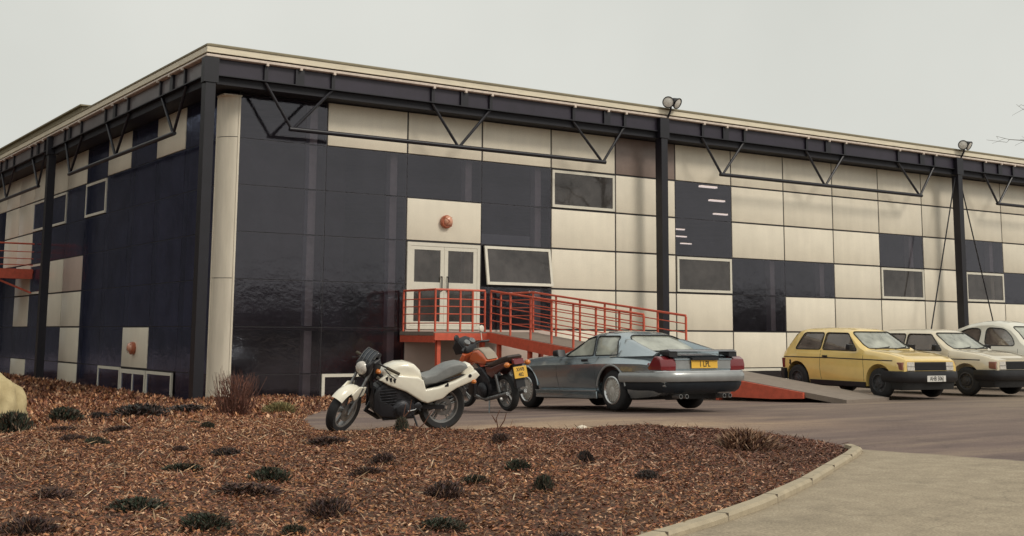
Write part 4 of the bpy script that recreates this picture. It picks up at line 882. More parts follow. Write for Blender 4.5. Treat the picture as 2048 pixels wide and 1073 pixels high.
# --- the round roofed saloon
rp = paintm('off_white_paint', (.80, .76, .64), .06)
RS = dict(x0=.02, x1=3.83, top=[(0,.62),(.05,.72),(.15,.88),(.3,1.05),(.5,1.22),(.8,1.40),(1.15,1.52),(1.5,1.575),(1.85,1.58),(2.15,1.53),(2.35,1.45),(2.5,1.33),(2.75,1.05),(2.9,.98),(3.2,.95),(3.5,.88),(3.7,.78),(3.83,.66)],
    bot=[(0,.35),(.3,.28),(3.5,.28),(3.83,.35)], wmax=[(0,.60),(.15,.66),(.6,.72),(2.6,.73),(3.2,.66),(3.83,.50)], belt=[(0,.58),(.3,.84),(.8,.95),(1.8,.97),(2.7,.95),(3.3,.82),(3.83,.60)], zmax=.60, zcrease=.42, shoulder=.05, under=.07, tumble=.30,
    R=.30, wheels=(.68,3.06), track=1.26, arch=.34, cabin=(.30,2.8), floor=.38, side=[[(.62,1.0),(1.50,1.0),(1.55,1.40),(1.25,1.42),(.95,1.33)],[(1.68,1.0),(2.52,1.0),(2.42,1.20),(2.18,1.40),(1.68,1.43)]], wr=.13,
    screen=([(-.52,1.05),(.52,1.05),(.46,1.45),(-.46,1.45)], 2.2, 3.3), rear=([(-.40,1.06),(.40,1.06),(.36,1.30),(-.36,1.30)], -.5, .8), seams=[[(1.60,.95),(1.62,.4)],[(2.6,.93),(2.6,.4)]],
    tw=.14, rim=.19, style='steel', rimm=mat('grey_wheel', (.25,.25,.25), .5, metal=.5), seats=[(1.75,-.32),(1.75,.32)], dash=.98)
rc, tree = car('round_roofed_car', (16.5, -7.2, .0), R(-91), 0, RS, rp, 'off white small car with a high arched roof at the right edge', None)
for s in (-1, 1):
    mb = MB(); mb.lathe([(.03,-.12),(.09,-.06),(.10,0),(.10,.02),(.08,.03),(0,.035),(0,-.12)], c=(3.72,s*.52,.80), axis=(1,0,0), n=20); mb.build('headlight', lens_w, rc, smooth=40)
    mb = MB(); mb.slab([(.05,.55),(.03,.72),(.12,.74),(.12,.55)], s*.50, s*.62, .01); mb.build('tail_lamp', lens_red, rc)
bumper(rc, [(-.02,.42),(.03,.43),(.03,.50),(-.02,.51)], [(3.6,-.68),(3.86,-.5),(3.92,0),(3.86,.5),(3.6,.68)], silver)

# ---------------------------------------------------------------- motorcycles
def mwheel(root, x, r, w, rimr, rimm, m=Matrix.Identity(4), nsp=5):
    mb = MB(); mb.lathe([(rimr,-w*.36),(rimr+.015,-w*.42),(r-.04,-w*.5),(r-.012,-w*.32),(r,0),(r-.012,w*.32),(r-.04,w*.5),(rimr+.015,w*.42),(rimr,w*.36)], c=(x,0,r), n=44); mb.xf(m); t = mb.build('wheel', rubber, root, smooth=45)
    mb = MB(); mb.lathe([(rimr+.006,-w*.38),(rimr+.006,w*.38),(rimr-.012,w*.34),(rimr-.022,0),(rimr-.012,-w*.34)], c=(x,0,r), n=44); mb.lathe([(.0,-.05),(.04,-.05),(.045,0),(.04,.05),(0,.05)], c=(x,0,r), n=20)
    for k in range(nsp):
        for d in (-.12, .12):
            a = 2*math.pi*k/nsp+.3; mb.bar((x+math.cos(a+d*2.6)*.035, 0, r+math.sin(a+d*2.6)*.035), (x+math.cos(a+d)*(rimr-.015), 0, r+math.sin(a+d)*(rimr-.015)), .018, .03, (0,1,0))
    mb.xf(m); mb.build('rim', rimm, t, smooth=40)
    mb = MB(); mb.lathe([(.06,.055),(.115,.055),(.115,.06),(.06,.06)], c=(x,0,r), n=28); mb.xf(m); mb.build('brake_disc', steel_g, t, smooth=30)
    return t
def ell(mb, c, rx, ry, rz, n=14, m_=9, rot=None):
    vs = []; fs = []
    for i in range(m_+1):
        t = math.pi*i/m_
        for j in range(n):
            p = 2*math.pi*j/n; q = Vector((rx*math.sin(t)*math.cos(p), ry*math.sin(t)*math.sin(p), rz*math.cos(t)))
            if rot: q = rot @ q
            vs.append(Vector(c)+q)
    for i in range(m_):
        for j in range(n): fs.append((i*n+j, (i+1)*n+j, (i+1)*n+(j+1)%n, i*n+(j+1)%n))
    return mb.add(vs, fs)
lean = R(9)
def bike_root(name, x, y, z, th, label, lean_):
    r_ = empty(name, mtx=Matrix.Translation((x, y, z)) @ Matrix.Rotation(th, 4, 'Z') @ Matrix.Rotation(-lean_, 4, 'X')); tag(r_, label, 'motorcycle'); return r_
# white sports bike (x forward, rear wheel contact at the origin, left side towards the camera)
wb = bike_root('white_motorcycle', -2.20, -13.72, gz(-2.1,-13.8)-.01, R(171.5), 'white sports motorcycle with a grey seat leaning on its side stand at the bed edge', lean)
wpnt = mat('white_bike_paint', (.84, .79, .66), .28, var=.05, vscale=5, coat=.7)
rim_g = mat('silver_rim', (.26,.255,.25), .35, metal=.5, var=.2)
mwheel(wb, 0, .31, .125, .205, rim_g)
steer = Matrix.Translation((1.0, 0, .72)) @ Matrix.Rotation(R(38), 4, Vector((-.42, 0, .907))) @ Matrix.Translation((-1.0, 0, -.72))
mwheel(wb, 1.31, .295, .11, .195, rim_g, steer)
mb = MB()
for s in (-.085, .085): mb.tube([(1.31, s, .30), (1.17, s, .60)], .026, 10); mb.tube([(1.17, s, .60), (1.02, s, .93)], .018, 10)
mb.xf(steer); mb.build('front_fork', steel_g, wb, smooth=45)
mb = MB(); a = np.linspace(R(42), R(132), 12)
vs = []; fs = []
for t in a:
    c = Vector((1.31+math.cos(t)*.335, 0, .295+math.sin(t)*.335)); nrm = Vector((math.cos(t), 0, math.sin(t)))
    for q in range(9):
        u = -1+2*q/8; vs.append(c + Vector((0, u*.085, 0)) - nrm*(.05*u*u*(1.3 if abs(u) > .9 else 1)))
    for q in range(9):
        u = 1-2*q/8; vs.append(c + Vector((0, u*.080, 0)) - nrm*(.05*u*u+.008))
for i in range(11):
    for j in range(18): fs.append((i*18+j, i*18+(j+1)%18, (i+1)*18+(j+1)%18, (i+1)*18+j))
fs += [tuple(range(18))[::-1], tuple(11*18+j for j in range(18))]
mb.add(vs, fs)
for s in (-1, 1): mb.slab([(1.12,.50),(1.30,.46),(1.36,.55),(1.24,.63),(1.10,.60)], s*.082, s*.104, .01)
mb.xf(steer); mb.build('front_mudguard', wpnt, wb, smooth=50)
# tank and side cowl in one flowing shell
def shell(poly, ys, name, m, parent, bev=.045, smooth=55):
    mb = MB(); mb.slab(poly, -ys, ys, bev, 4); return mb.build(name, m, parent, smooth=smooth)
shell([(.86,.66),(.84,.76),(.76,.825),(.66,.862),(.54,.868),(.44,.845),(.36,.775),(.31,.66),(.45,.60),(.66,.62)], .135, 'tank', wpnt, wb, .06)
for s in (-1, 1):
    mb = MB(); mb.slab([(.90,.665),(.80,.74),(.62,.72),(.40,.70),(.33,.66),(.29,.545),(.12,.575),(-.10,.65),(-.30,.745),(-.36,.78),(-.42,.72),(-.36,.655),(-.12,.56),(-.02,.50),(.06,.43),(.26,.375),(.34,.40),(.55,.52),(.78,.60)], s*.105, s*.185, .022, 3)
    mb.build('side_cowl', wpnt, wb, smooth=50)
    mb = MB(); mb.lathe([(0,0),(.022,0),(.022,.004),(0,.004)], c=(-.28, s*.186-(.004 if s<0 else 0), .715), n=14); mb.build('cowl_mark', plastic_bk, wb)
    mb = MB(); mb.slab([(.0,.585),(.045,.58),(.05,.60),(.03,.605),(.025,.635),(.0,.62)], s*.186, s*.1885, 0); mb.build('cowl_mark', plastic_bk, wb)
    mb = MB()
    for q in range(3): mb.slab([(.80-.05*q,.715-.012*q),(.835-.05*q,.70-.012*q),(.815-.05*q,.655-.012*q),(.80-.05*q,.66-.012*q)], s*.186, s*.188, 0)
    mb.build('cowl_stripe', plastic_bk, wb)
mb = MB(); mb.slab([(-.40,.73),(-.36,.80),(-.31,.848),(-.24,.83),(-.20,.72),(-.34,.66)], -.11, .11, .03); mb.build('tail_cowl', wpnt, wb, smooth=50)
mb = MB(); mb.slab([(-.43,.70),(-.40,.76),(-.36,.75),(-.37,.68)], -.08, .08, .01); mb.build('tail_lamp', lens_red, wb, smooth=40)
seat_m = mat('grey_seat_vinyl', (.20,.205,.20), .5, var=.12, vscale=8, bump=.1)
mb = MB(); mb.slab([(.37,.72),(.28,.705),(.16,.735),(.08,.79),(-.02,.84),(-.16,.868),(-.25,.85),(-.29,.80),(-.2,.74),(0,.66),(.14,.60),(.30,.58)], -.125, .125, .04, 4); mb.build('seat', seat_m, wb, smooth=55)
# engine block, frame, exhaust, swing arm
mb = MB(); mb.slab([(.42,.20),(.80,.17),(.93,.30),(.92,.55),(.80,.64),(.40,.52),(.30,.34)], -.13, .13, .03); 
for q in range(6): mb.slab([(.66,.37+.035*q),(.90,.35+.035*q),(.90,.363+.035*q),(.66,.383+.035*q)], -.16, .16, .003)
ell(mb, (.58,-.14,.30), .13,.05,.12); ell(mb, (.58,.14,.30), .13,.05,.12); mb.lathe([(.0,-.17),(.09,-.165),(.10,-.15),(.10,.15),(.09,.165),(0,.17)], c=(.50,0,.30)); mb.build('engine', engine_m, wb, smooth=40)
mb = MB(); mb.slab([(.84,.22),(.95,.30),(.94,.50),(.90,.56),(.86,.42),(.52,.26),(.55,.19)], -.16, -.13, .01); mb.slab([(.84,.22),(.95,.30),(.94,.50),(.90,.56),(.86,.42),(.52,.26),(.55,.19)], .13, .16, .01); mb.build('belly_cowl', plastic_bk, wb, smooth=40)
mb = MB()
for s in (-1, 1):
    mb.tube([(.98,s*.03,.80),(.80,s*.12,.66),(.45,s*.13,.50),(.32,s*.12,.32)], .024, 8); mb.tube([(.98,s*.03,.72),(.92,s*.1,.42),(.80,s*.12,.18),(.40,s*.12,.20)], .017, 8); mb.tube([(.45,s*.11,.55),(-.05,s*.10,.66),(-.30,s*.09,.72)], .014, 8)
    mb.bar((.36,s*.09,.32), (0,s*.09,.31), .03, .05)
mb.build('frame', plastic_bk, wb, smooth=45)
mb = MB(); mb.tube([(.88,-.08,.40),(.96,-.09,.25),(.80,-.10,.16),(.3,-.15,.20)], .03, 10); mb.tube([(.3,-.15,.20),(-.25,-.17,.36)], .045, 12); mb.build('exhaust', plastic_bk, wb, smooth=45)
mb = MB(); mb.slab([(-.43,.44),(-.42,.68),(-.38,.68),(-.39,.44)], -.085, .085, .01); mb.build('rear_mudguard', plastic_bk, wb, smooth=40)
mb = MB(); mb.tube([(.02,-.10,.60),(.03,-.10,.33)], .022, 8); mb.build('rear_shock', plastic_bk, wb, smooth=40)
# head: lamp, clocks, bars
hd = MB(); hd.slab([(1.04,.76),(1.16,.74),(1.17,.88),(1.10,.95),(1.02,.93)], -.10, .10, .03); hd.slab([(.93,.70),(1.05,.66),(1.08,.92),(.96,.96),(.90,.86)], -.12, .12, .04); hd.xf(steer); hd.build('headlamp_nacelle', plastic_bk, wb, smooth=45)
hl = MB(); hl.lathe([(.0,.03),(.06,.02),(.078,0),(.082,-.03),(0,-.03)], c=(1.175,0,.825), axis=(1,0,0), n=22); hl.xf(steer); hl.build('headlight', lens_w, wb, smooth=50)
sc = MB(); sc.slab([(1.14,.90),(1.08,.985),(1.01,1.03),(.99,1.02),(1.06,.94),(1.10,.88)], -.09, .09, .012)
sc.xf(steer); sc.build('flyscreen', mat('smoked_screen', (.02,.025,.035), .12, coat=.8), wb, smooth=40)
sc = MB()
for q in range(4): y = -.075+.05*q; sc.tube([(1.145,y,.905),(1.085,y,.993),(1.01,y,1.037)], .0035, 5)
sc.tube([(1.01,-.08,1.037),(1.01,.08,1.037)], .0035, 5); sc.xf(steer); sc.build('screen_edging', steel_g, wb)
ck = MB(); 
for s in (-.055, .055): ck.lathe([(.0,.03),(.042,.03),(.048,.02),(.048,-.03),(0,-.03)], c=(.98,s,.985), axis=(-.5,0,.86), n=16)
ck.xf(steer); ck.build('instruments', plastic_bk, wb, smooth=40)
for s in (-1, 1):
    hb = MB(); hb.tube([(1.0,s*.09,.90),(.96,s*.16,.88),(.90,s*.24,.855)], .012, 8); hb.xf(steer); h0 = hb.build('handlebar', plastic_bk, wb, smooth=40)
    gp = MB(); gp.tube([(.93,s*.20,.865),(.83,s*.34,.82)], .019, 10); gp.xf(steer); gp.build('grip', mat('brown_grip', (.06,.045,.025), .7) if 'brown_grip' not in MATS else MATS['brown_grip'], h0, smooth=40)
    lv = MB(); lv.tube([(.97,s*.20,.86),(.93,s*.27,.80),(.89,s*.35,.765)], .007, 6); lv.xf(steer); lv.build('lever', plastic_bk, h0)
mb = MB(); ell(mb, (.99,.13,.80), .035,.045,.03); mb.xf(steer); mb.build('indicator', lens_or, wb, smooth=60)
mb = MB(); ell(mb, (-.34,.17,.64), .035,.045,.03); mb.tube([(-.34,.08,.64),(-.34,.14,.64)], .01, 6); ell(mb, (-.34,-.17,.64), .035,.045,.03); mb.tube([(-.34,-.08,.64),(-.34,-.14,.64)], .01, 6); mb.build('indicator', lens_or, wb, smooth=60)
mb = MB(); mb.tube([(.42,.12,.24),(.36,.20,.06),(.33,.235,.0)], .013, 8); mb.box((.29,.21,-.005),(.37,.27,.008)); mb.build('side_stand', plastic_bk, wb, smooth=40)
mb = MB(); mb.tube([(.36,-.20,.30),(.36,.20,.30)], .014, 8); mb.build('footrest', rubber, wb, smooth=40)

mb = MB(); mb.tube([(.98,.10,.93),(1.02,.06,.80),(.95,.09,.66),(.86,.13,.58)], .006, 5); mb.tube([(1.0,-.08,.94),(1.08,-.03,.78),(1.02,.02,.60),(.80,.10,.52)], .006, 5); mb.tube([(1.04,.09,.90),(1.18,.10,.62),(1.26,.09,.42)], .006, 5); mb.build('cable', rubber, wb)
mb = MB(); ell(mb, (.58,.185,.30), .085,.012,.085); ell(mb, (.38,.165,.34), .05,.012,.05); mb.build('engine_cover', engine_m, wb, smooth=50)
mb = MB(); mb.tube([(.34,.16,.36),(.42,.17,.30),(.52,.20,.29)], .007, 6); mb.build('gear_lever', chrome, wb)

# red roadster seen from its rear left quarter
rbk = bike_root('red_motorcycle', 1.38, -9.95, gz(1.4,-9.9)+.0, R(88), 'orange and black motorcycle with a yellow rear plate behind the white motorcycle', R(7))
orng = mat('orange_red_tank', (.62,.13,.045), .25, coat=.8, var=.05); greytop = mat('sandy_grey_tank_top', (.32,.26,.19), .35, coat=.5, var=.1)
mwheel(rbk, 0, .31, .13, .225, rim_g); steer2 = Matrix.Translation((1.1,0,.72)) @ Matrix.Rotation(R(20), 4, Vector((-.42,0,.907))) @ Matrix.Translation((-1.1,0,-.72)); mwheel(rbk, 1.42, .31, .11, .225, rim_g, steer2)
mb = MB(); mb.slab([(.95,.80),(.92,.93),(.80,1.02),(.62,1.03),(.47,.96),(.36,.84),(.45,.76)], -.15, .15, .07, 4); mb.build('tank', orng, rbk, smooth=55)
mb = MB(); mb.slab([(.86,1.0),(.78,1.045),(.62,1.05),(.46,.975),(.36,.87),(.44,.90),(.62,1.0)], -.11, .11, .03, 3); mb.build('tank_top', greytop, rbk, smooth=55)
mb = MB(); mb.slab([(.42,.82),(.30,.80),(.15,.84),(-.05,.90),(-.30,.945),(-.36,.92),(-.34,.86),(-.1,.80),(.3,.73)], -.14, .14, .035, 3); mb.build('seat', mat('brown_black_seat', (.055,.035,.028), .5, var=.3), rbk, smooth=55)
for s in (-1, 1):
    mb = MB(); mb.slab([(.40,.74),(.36,.62),(.20,.56),(.02,.66),(-.30,.78),(-.36,.86),(-.05,.80),(.2,.74)], s*.10, s*.155, .02); mb.build('side_panel', mat('maroon_panel', (.10,.03,.025), .3, coat=.5) if 'maroon_panel' not in MATS else MATS['maroon_panel'], rbk, smooth=45)
mb = MB(); mb.slab([(-.46,.42),(-.42,.76),(-.42,.84),(-.3,.88),(-.3,.80),(-.36,.76),(-.38,.42)], -.09, .09, .015); mb.build('rear_mudguard', plastic_bk, rbk, smooth=40)
mb = MB(); mb.slab([(-.47,.80),(-.45,.88),(-.38,.89),(-.38,.80)], -.10, .10, .02); mb.build('tail_lamp', lens_red, rbk, smooth=40)
plate(rbk, -.475, -.0, .665, -R(90), .25, .19, '', y_plate, .082, lean=R(-8), lines=['XWB', '482'])
for s in (-1, 1):
    mb = MB(); ell(mb, (-.40,s*.20,.80), .05,.055,.045); mb.tube([(-.38,s*.08,.80),(-.40,s*.16,.80)], .01, 6); mb.build('indicator', lens_or, rbk, smooth=60)
    mb = MB(); mb.tube([(1.43,s*.10,.31),(1.12,s*.10,.98)], .024, 10); mb.xf(steer2); mb.build('front_fork', steel_g, rbk, smooth=40)
    mb = MB(); mb.tube([(1.08,s*.08,1.06),(.98,s*.22,1.10),(.92,s*.34,1.07)], .013, 8); mb.tube([(.98,s*.25,1.09),(.91,s*.37,1.07)], .02, 8); mb.xf(steer2); h0 = mb.build('handlebar', plastic_bk, rbk, smooth=40)
    mb = MB(); mb.tube([(.98,s*.26,1.10),(1.02,s*.33,1.26)], .007, 6); ell(mb, (1.0,s*.34,1.30), .018,.065,.06); mb.xf(steer2); mo = mb.build('mirror', white_fr if s < 0 else plastic_bk, h0, smooth=60)
    mb = MB(); mb.tube([(.85,s*.12,.45),(.80,s*.14,.25),(.45,s*.15,.20),(-.30,s*.17,.33)], .035, 10); mb.build('exhaust', steel_g, rbk, smooth=40)
    mb = MB(); mb.tube([(.02,s*.13,.33),(.12,s*.13,.70)], .026, 8); mb.build('rear_shock', steel_g, rbk, smooth=40)
mb = MB(); mb.slab([(1.02,.98),(1.30,.96),(1.34,1.10),(1.22,1.24),(1.10,1.20),(1.0,1.08)], -.16, .16, .05); mb.xf(steer2); mb.build('headlamp_cowl', plastic_bk, rbk, smooth=50)
mb = MB()
for s in (-.07,.07): mb.lathe([(.0,.03),(.055,.03),(.06,.02),(.06,-.04),(0,-.04)], c=(1.04,s,1.15), axis=(-.75,0,.65), n=16)
mb.xf(steer2); mb.build('instruments', steel_g, rbk, smooth=40)
mb = MB(); mb.slab([(.40,.22),(.85,.18),(1.0,.40),(.95,.68),(.55,.74),(.32,.56),(.28,.34)], -.15, .15, .03)
for q in range(7): mb.slab([(.62,.42+.04*q),(1.0,.40+.04*q),(1.0,.415+.04*q),(.62,.435+.04*q)], -.2, .2, .003)
ell(mb, (.50,-.18,.36), .14,.06,.13); ell(mb, (.50,.18,.36), .14,.06,.13); mb.build('engine', engine_m, rbk, smooth=40)
mb = MB(); mb.slab([(1.18,.72),(1.30,.66),(1.36,.72),(1.10,1.0),(1.02,.96)], -.19, .19, .04); mb.xf(steer2); mb.build('radiator_shroud', orng, rbk, smooth=50)
mb = MB(); mb.tube([(.35,.14,.25),(.28,.22,-.02)], .014, 8); mb.tube([(.30,-.15,.2),(.25,-.22,-.0)], .014, 8); mb.build('stand', steel_g, rbk)
mb = MB()
for s in (-1, 1): mb.tube([(1.08,s*.03,.92),(.6,s*.13,.72),(.32,s*.13,.5),(.32,s*.12,.3)], .02, 8); mb.bar((.34,s*.10,.31),(0,s*.10,.31),.03,.05); mb.tube([(.5,s*.1,.78),(-.3,s*.1,.80)], .015, 8)
mb.build('frame', plastic_bk, rbk)
mb = MB(); a = np.linspace(R(20), R(150), 12); mb.tube([(1.42+math.cos(t)*.34, 0, .31+math.sin(t)*.34) for t in a], .05, 8); mb.xf(steer2); mb.build('front_mudguard', orng, rbk, smooth=60)

# ---------------------------------------------------------------- planting
def blade_mesh(name, n_, rx, h, pal, seed, lean_=.6, bl=(.5, 1.), wd=.02, kind='dome', twigs=0, twig_h=1.6):
    """unit clump: footprint radius 1, height 1, scaled later"""
    r_ = np.random.RandomState(seed); vs = []; fs = []; cs = []; n_ = int(n_*1.5)
    for i in range(n_):
        a = r_.uniform(0, 2*np.pi); rad = r_.uniform(0, 1)**.6*(.72+.25*np.sin(3*a+seed)+.14*np.sin(7*a)+.1*r_.normal()); x, y = rad*math.cos(a), rad*math.sin(a)
        top_ = (1-rad*rad)**.5 if rad < 1 else .1
        z = r_.uniform(0, 1)**.7*top_*.8; ln = r_.uniform(*bl)*.32; d = Vector((x*lean_+r_.normal(0,.35), y*lean_+r_.normal(0,.35), .6+r_.uniform(0,.6))).normalized()
        sd2 = d.cross(Vector((r_.normal(), r_.normal(), r_.normal()))).normalized()*wd*r_.uniform(.6,1.5); p = Vector((x*.85, y*.85, z)); k = len(vs)
        vs += [p-sd2*.4, p+sd2*.4, p+d*ln*.55+sd2, p+d*ln, p+d*ln*.5-sd2]; fs.append((k,k+1,k+2,k+3,k+4)); c = np.array(pal[r_.randint(len(pal))])*r_.uniform(.6,1.4); cs += [tuple(c)+(1,)]*5
    for i in range(twigs):
        a = r_.uniform(0, 2*np.pi); rad = r_.uniform(0, .5); p = Vector((rad*math.cos(a), rad*math.sin(a), 0)); d = Vector((math.cos(a)*.5+r_.normal(0,.2), math.sin(a)*.5+r_.normal(0,.2), 1)).normalized(); L0 = r_.uniform(.6, 1)*twig_h
        for seg in range(3):
            q = p + d*L0/3; w0 = .014*(1-seg*.25); sd2 = d.orthogonal().normalized()*w0; s3 = d.cross(sd2).normalized()*w0; k = len(vs); w1 = .7
            vs += [p+sd2, p-sd2*.5+s3*.87, p-sd2*.5-s3*.87, q+sd2*w1, q-sd2*.5*w1+s3*.87*w1, q-sd2*.5*w1-s3*.87*w1]; fs += [(k,k+1,k+4,k+3),(k+1,k+2,k+5,k+4),(k+2,k,k+3,k+5)]; c = np.array(pal[-1])*r_.uniform(.6,1.3); cs += [tuple(c)+(1,)]*12
            p = q; d = (d + Vector((r_.normal(0,.3), r_.normal(0,.3), r_.normal(0,.12)))).normalized()
    me = bpy.data.meshes.new(name); me.from_pydata([tuple(v) for v in vs], [], fs); at = me.color_attributes.new('tone', 'FLOAT_COLOR', 'CORNER')
    at.data.foreach_set('color', np.array(cs[:len(me.loops)]).ravel()); me.materials.append(leaf_m); return me
leaf_m = bpy.data.materials.new('foliage'); leaf_m.use_nodes = True; k_ = leaf_m.node_tree.nodes; ca = k_.new('ShaderNodeVertexColor'); ca.layer_name = 'tone'; leaf_m.node_tree.links.new(ca.outputs[0], k_['Principled BSDF'].inputs['Base Color']); k_['Principled BSDF'].inputs['Roughness'].default_value = .8
G1 = [(.032,.045,.026),(.045,.055,.032),(.025,.032,.022),(.07,.055,.04),(.11,.065,.04)]; P1 = [(.085,.048,.046),(.06,.036,.036),(.055,.045,.035),(.12,.066,.05),(.17,.09,.055)]; D1 = [(.035,.035,.036),(.045,.042,.036),(.07,.045,.04),(.11,.06,.045)]
KM = {}
for sd0 in range(3):
    KM['g',sd0] = blade_mesh('heather_clump', 900, 1, 1, G1, 11+sd0, wd=.028); KM['p',sd0] = blade_mesh('heather_clump', 800, 1, 1, P1, 21+sd0, wd=.028, twigs=14, twig_h=1.25); KM['d',sd0] = blade_mesh('heather_clump', 800, 1, 1, D1, 31+sd0, wd=.028, twigs=6, twig_h=1.2)
KM['y',0] = blade_mesh('grass_tuft', 1100, 1, 1, [(.30,.24,.10),(.20,.17,.07),(.12,.12,.05),(.36,.28,.14)], 41, bl=(.8,1.6), wd=.016)
KM['w',0] = blade_mesh('withered_clump', 1200, 1, 1, [(.22,.12,.07),(.34,.22,.14),(.12,.06,.045),(.28,.16,.10)], 61, bl=(.5,1.5), wd=.02)
KM['R',0] = blade_mesh('bare_bush', 330, 1, 1, [(.14,.055,.04),(.20,.08,.05),(.07,.035,.03),(.16,.07,.05)], 51, bl=(.15,.4), wd=.012, twigs=170, twig_h=1.05)
PLANTS = [(-6.39,-18.26,.17,.15,'g','round dark green heather clump in the open middle of the bark bed'),
(-7.72,-19.27,.17,.12,'g','low dark green heather clump left of the bed centre near the bottom'),
(-7.65,-20.25,.17,.12,'g','bushy green heather clump at the bottom edge, left of the bed centre'),
(-8.5,-19.88,.20,.14,'p','dull purple green heather clump in the bottom left corner'),
(-6.82,-20.17,.20,.16,'p','large purple brown heather clump at the bottom below the white motorcycle'),
(-6.82,-18.83,.22,.09,'p','flat wide purple heather patch just left of the round green clump'),
(-6.74,-17.35,.16,.09,'g','small dark tuft up and left of the flat purple patch'),
(-5.97,-16.24,.13,.11,'d','small dark grey tuft between the corner column and the bed centre'),
(-6.15,-15.53,.13,.10,'p','small purple tuft left of the small dark grey tuft'),
(-6.81,-15.03,.10,.11,'g','tiny green tuft in the left half of the bed'),
(-6.8,-14.17,.16,.11,'p','low brown purple tuft above the tiny green tuft at the left'),
(-6.36,-12.04,.15,.09,'p','low faded heather tuft in the upper left of the bed'),
(-5.27,-8.83,.13,.10,'p','little purple tuft below the low cream lamp panel'),
(-4.67,-11.71,.09,.09,'g','tiny green tuft in front of the corner column, left one of a close pair'),
(-4.86,-12.77,.13,.11,'g','bright green tuft in front of the corner column, right one of a close pair'),
(-4.61,-15.54,.22,.12,'p','wide purple heather clump under the front wheel of the white motorcycle'),
(-8.03,-18.36,.15,.10,'p','faded purple clump close to the left edge of the picture'),
(-5.16,-17.8,.12,.13,'p','purple tuft in the bed below the engine of the white motorcycle'),
(-5.68,-18.5,.19,.10,'p','spreading purple patch below the tuft under the engine'),
(-5.79,-19.85,.20,.15,'p','broad greyish purple heather clump low in the centre'),
(-5.2,-19.3,.12,.09,'g','low green tuft right of the broad greyish clump'),
(-4.29,-18.53,.10,.13,'g','small upright green tuft in the bed below the red motorcycle'),
(-5.04,-19.96,.08,.16,'g','narrow upright dark green tuft low in the centre of the bed'),
(-3.51,-18.43,.11,.15,'d','blue grey tuft in the bed below the front wheel of the grand tourer'),
(-3.59,-19.37,.12,.11,'d','dark grey tuft in the bed nearest the kerb'),
(-6.56,-21.08,.15,.09,'g','green patch cut by the bottom edge near the middle'),
(-5.94,-21.42,.12,.08,'p','purple patch at the bottom edge close to the kerb end'),
(-2.93,-16.21,.14,.13,'p','purple brown tuft with bare twigs below the two motorcycles'),
(-3.45,-15.0,.10,.2,'g','dark green leafy plant under the white motorcycle'),
(-7.28,-20.68,.10,.08,'g','tiny green tuft at the very bottom left of centre'),
(-5.89,-12.73,.16,.10,'p','thin purple tuft in the upper left of the bed, right of the low faded one'),
(-1.15,-18.0,.42,.24,'w','withered brown fern like clump near the kerb curve'),
(-3.04,-9.01,.42,.80,'R','tall reddish bare bush in front of the pale corner column'),
(-1.94,-8.18,.38,.20,'y','pale yellow grass tuft right of the reddish bush'),
(-5.04,-6.94,.36,.26,'g','dark green shrub left of the low white framed window'),
(-3.98,-7.47,.62,.24,'d','wide dark shrub in front of the white framed lower door'),
(-2.97,-6.81,.40,.16,'d','low dark shrub between the lower door and the corner column'),
(-6.77,-11.36,.34,.30,'g','thick dark green shrub in front of the yellow boulder'),
(-4.36,-6.46,.26,.14,'d','small dark shrub at the foot of the left glass wall'),
(-6.1,-8.3,.30,.14,'g','flat green shrub right of the yellow boulder')]
for i, (x, y, r_, h_, k, lb) in enumerate(PLANTS):
    nm = {'y':'grass_tuft','R':'bare_bush','w':'withered_clump'}.get(k, 'heather_clump' if i < 32 else 'shrub'); me = KM[k, (i % 3 if k in 'gpd' else 0)]
    o = bpy.data.objects.new(nm, me); col.objects.link(o); o.location = (x, y, float(bed_z(x, y))-.01); o.rotation_euler = (0, 0, i*1.7); o.scale = (r_*(1.22+.35*math.sin(i*3)), r_*(1.1-.35*math.sin(i*5)), h_*(.85 if i < 32 else 1.0))
    tag(o, lb, {'heather_clump':'heather','grass_tuft':'grass tuft','bare_bush':'bush','shrub':'shrub','withered_clump':'fern clump'}[nm], 'plants dotted over the bark bed')
# upright dead twigs
def twig(x, y, pts, label):
    z = float(bed_z(x, y)); mb = MB()
    for pl in pts: mb.tube([(a, b, c) for a, b, c in pl], .009, 5, r2=.004)
    o = mb.build('dead_twig', mat('dead_twig_bark', (.12,.055,.035), .9) if 'dead_twig_bark' not in MATS else MATS['dead_twig_bark']); o.location = (x, y, z); tag(o, label, 'twig', 'dead twigs standing in the bed')
twig(-2.85, -16.0, [[(0,0,0),(.02,-.01,.12),(.0,.0,.24),(.03,-.02,.33)],[(.02,-.01,.12),(.07,-.05,.22),(.09,-.06,.30)],[(0,0,.2),(-.04,.03,.28)]], 'thin forked dead twig standing above the purple brown tuft')
twig(-4.15, -16.3, [[(0,0,0),(.08,-.06,.10),(.17,-.12,.20),(.23,-.16,.32)],[(.08,-.06,.1),(.10,-.05,.2)],[(.03,-.02,.03),(.14,-.10,.08),(.22,-.16,.16)]], 'slanting dead twig in the bed below the white motorcycle')
twig(-3.42, -14.9, [[(0,0,0),(.03,-.02,.14),(.05,-.04,.30)],[(.03,-.02,.14),(.09,-.06,.22),(.10,-.08,.34)]], 'short dark twig beside the leafy plant under the white motorcycle')
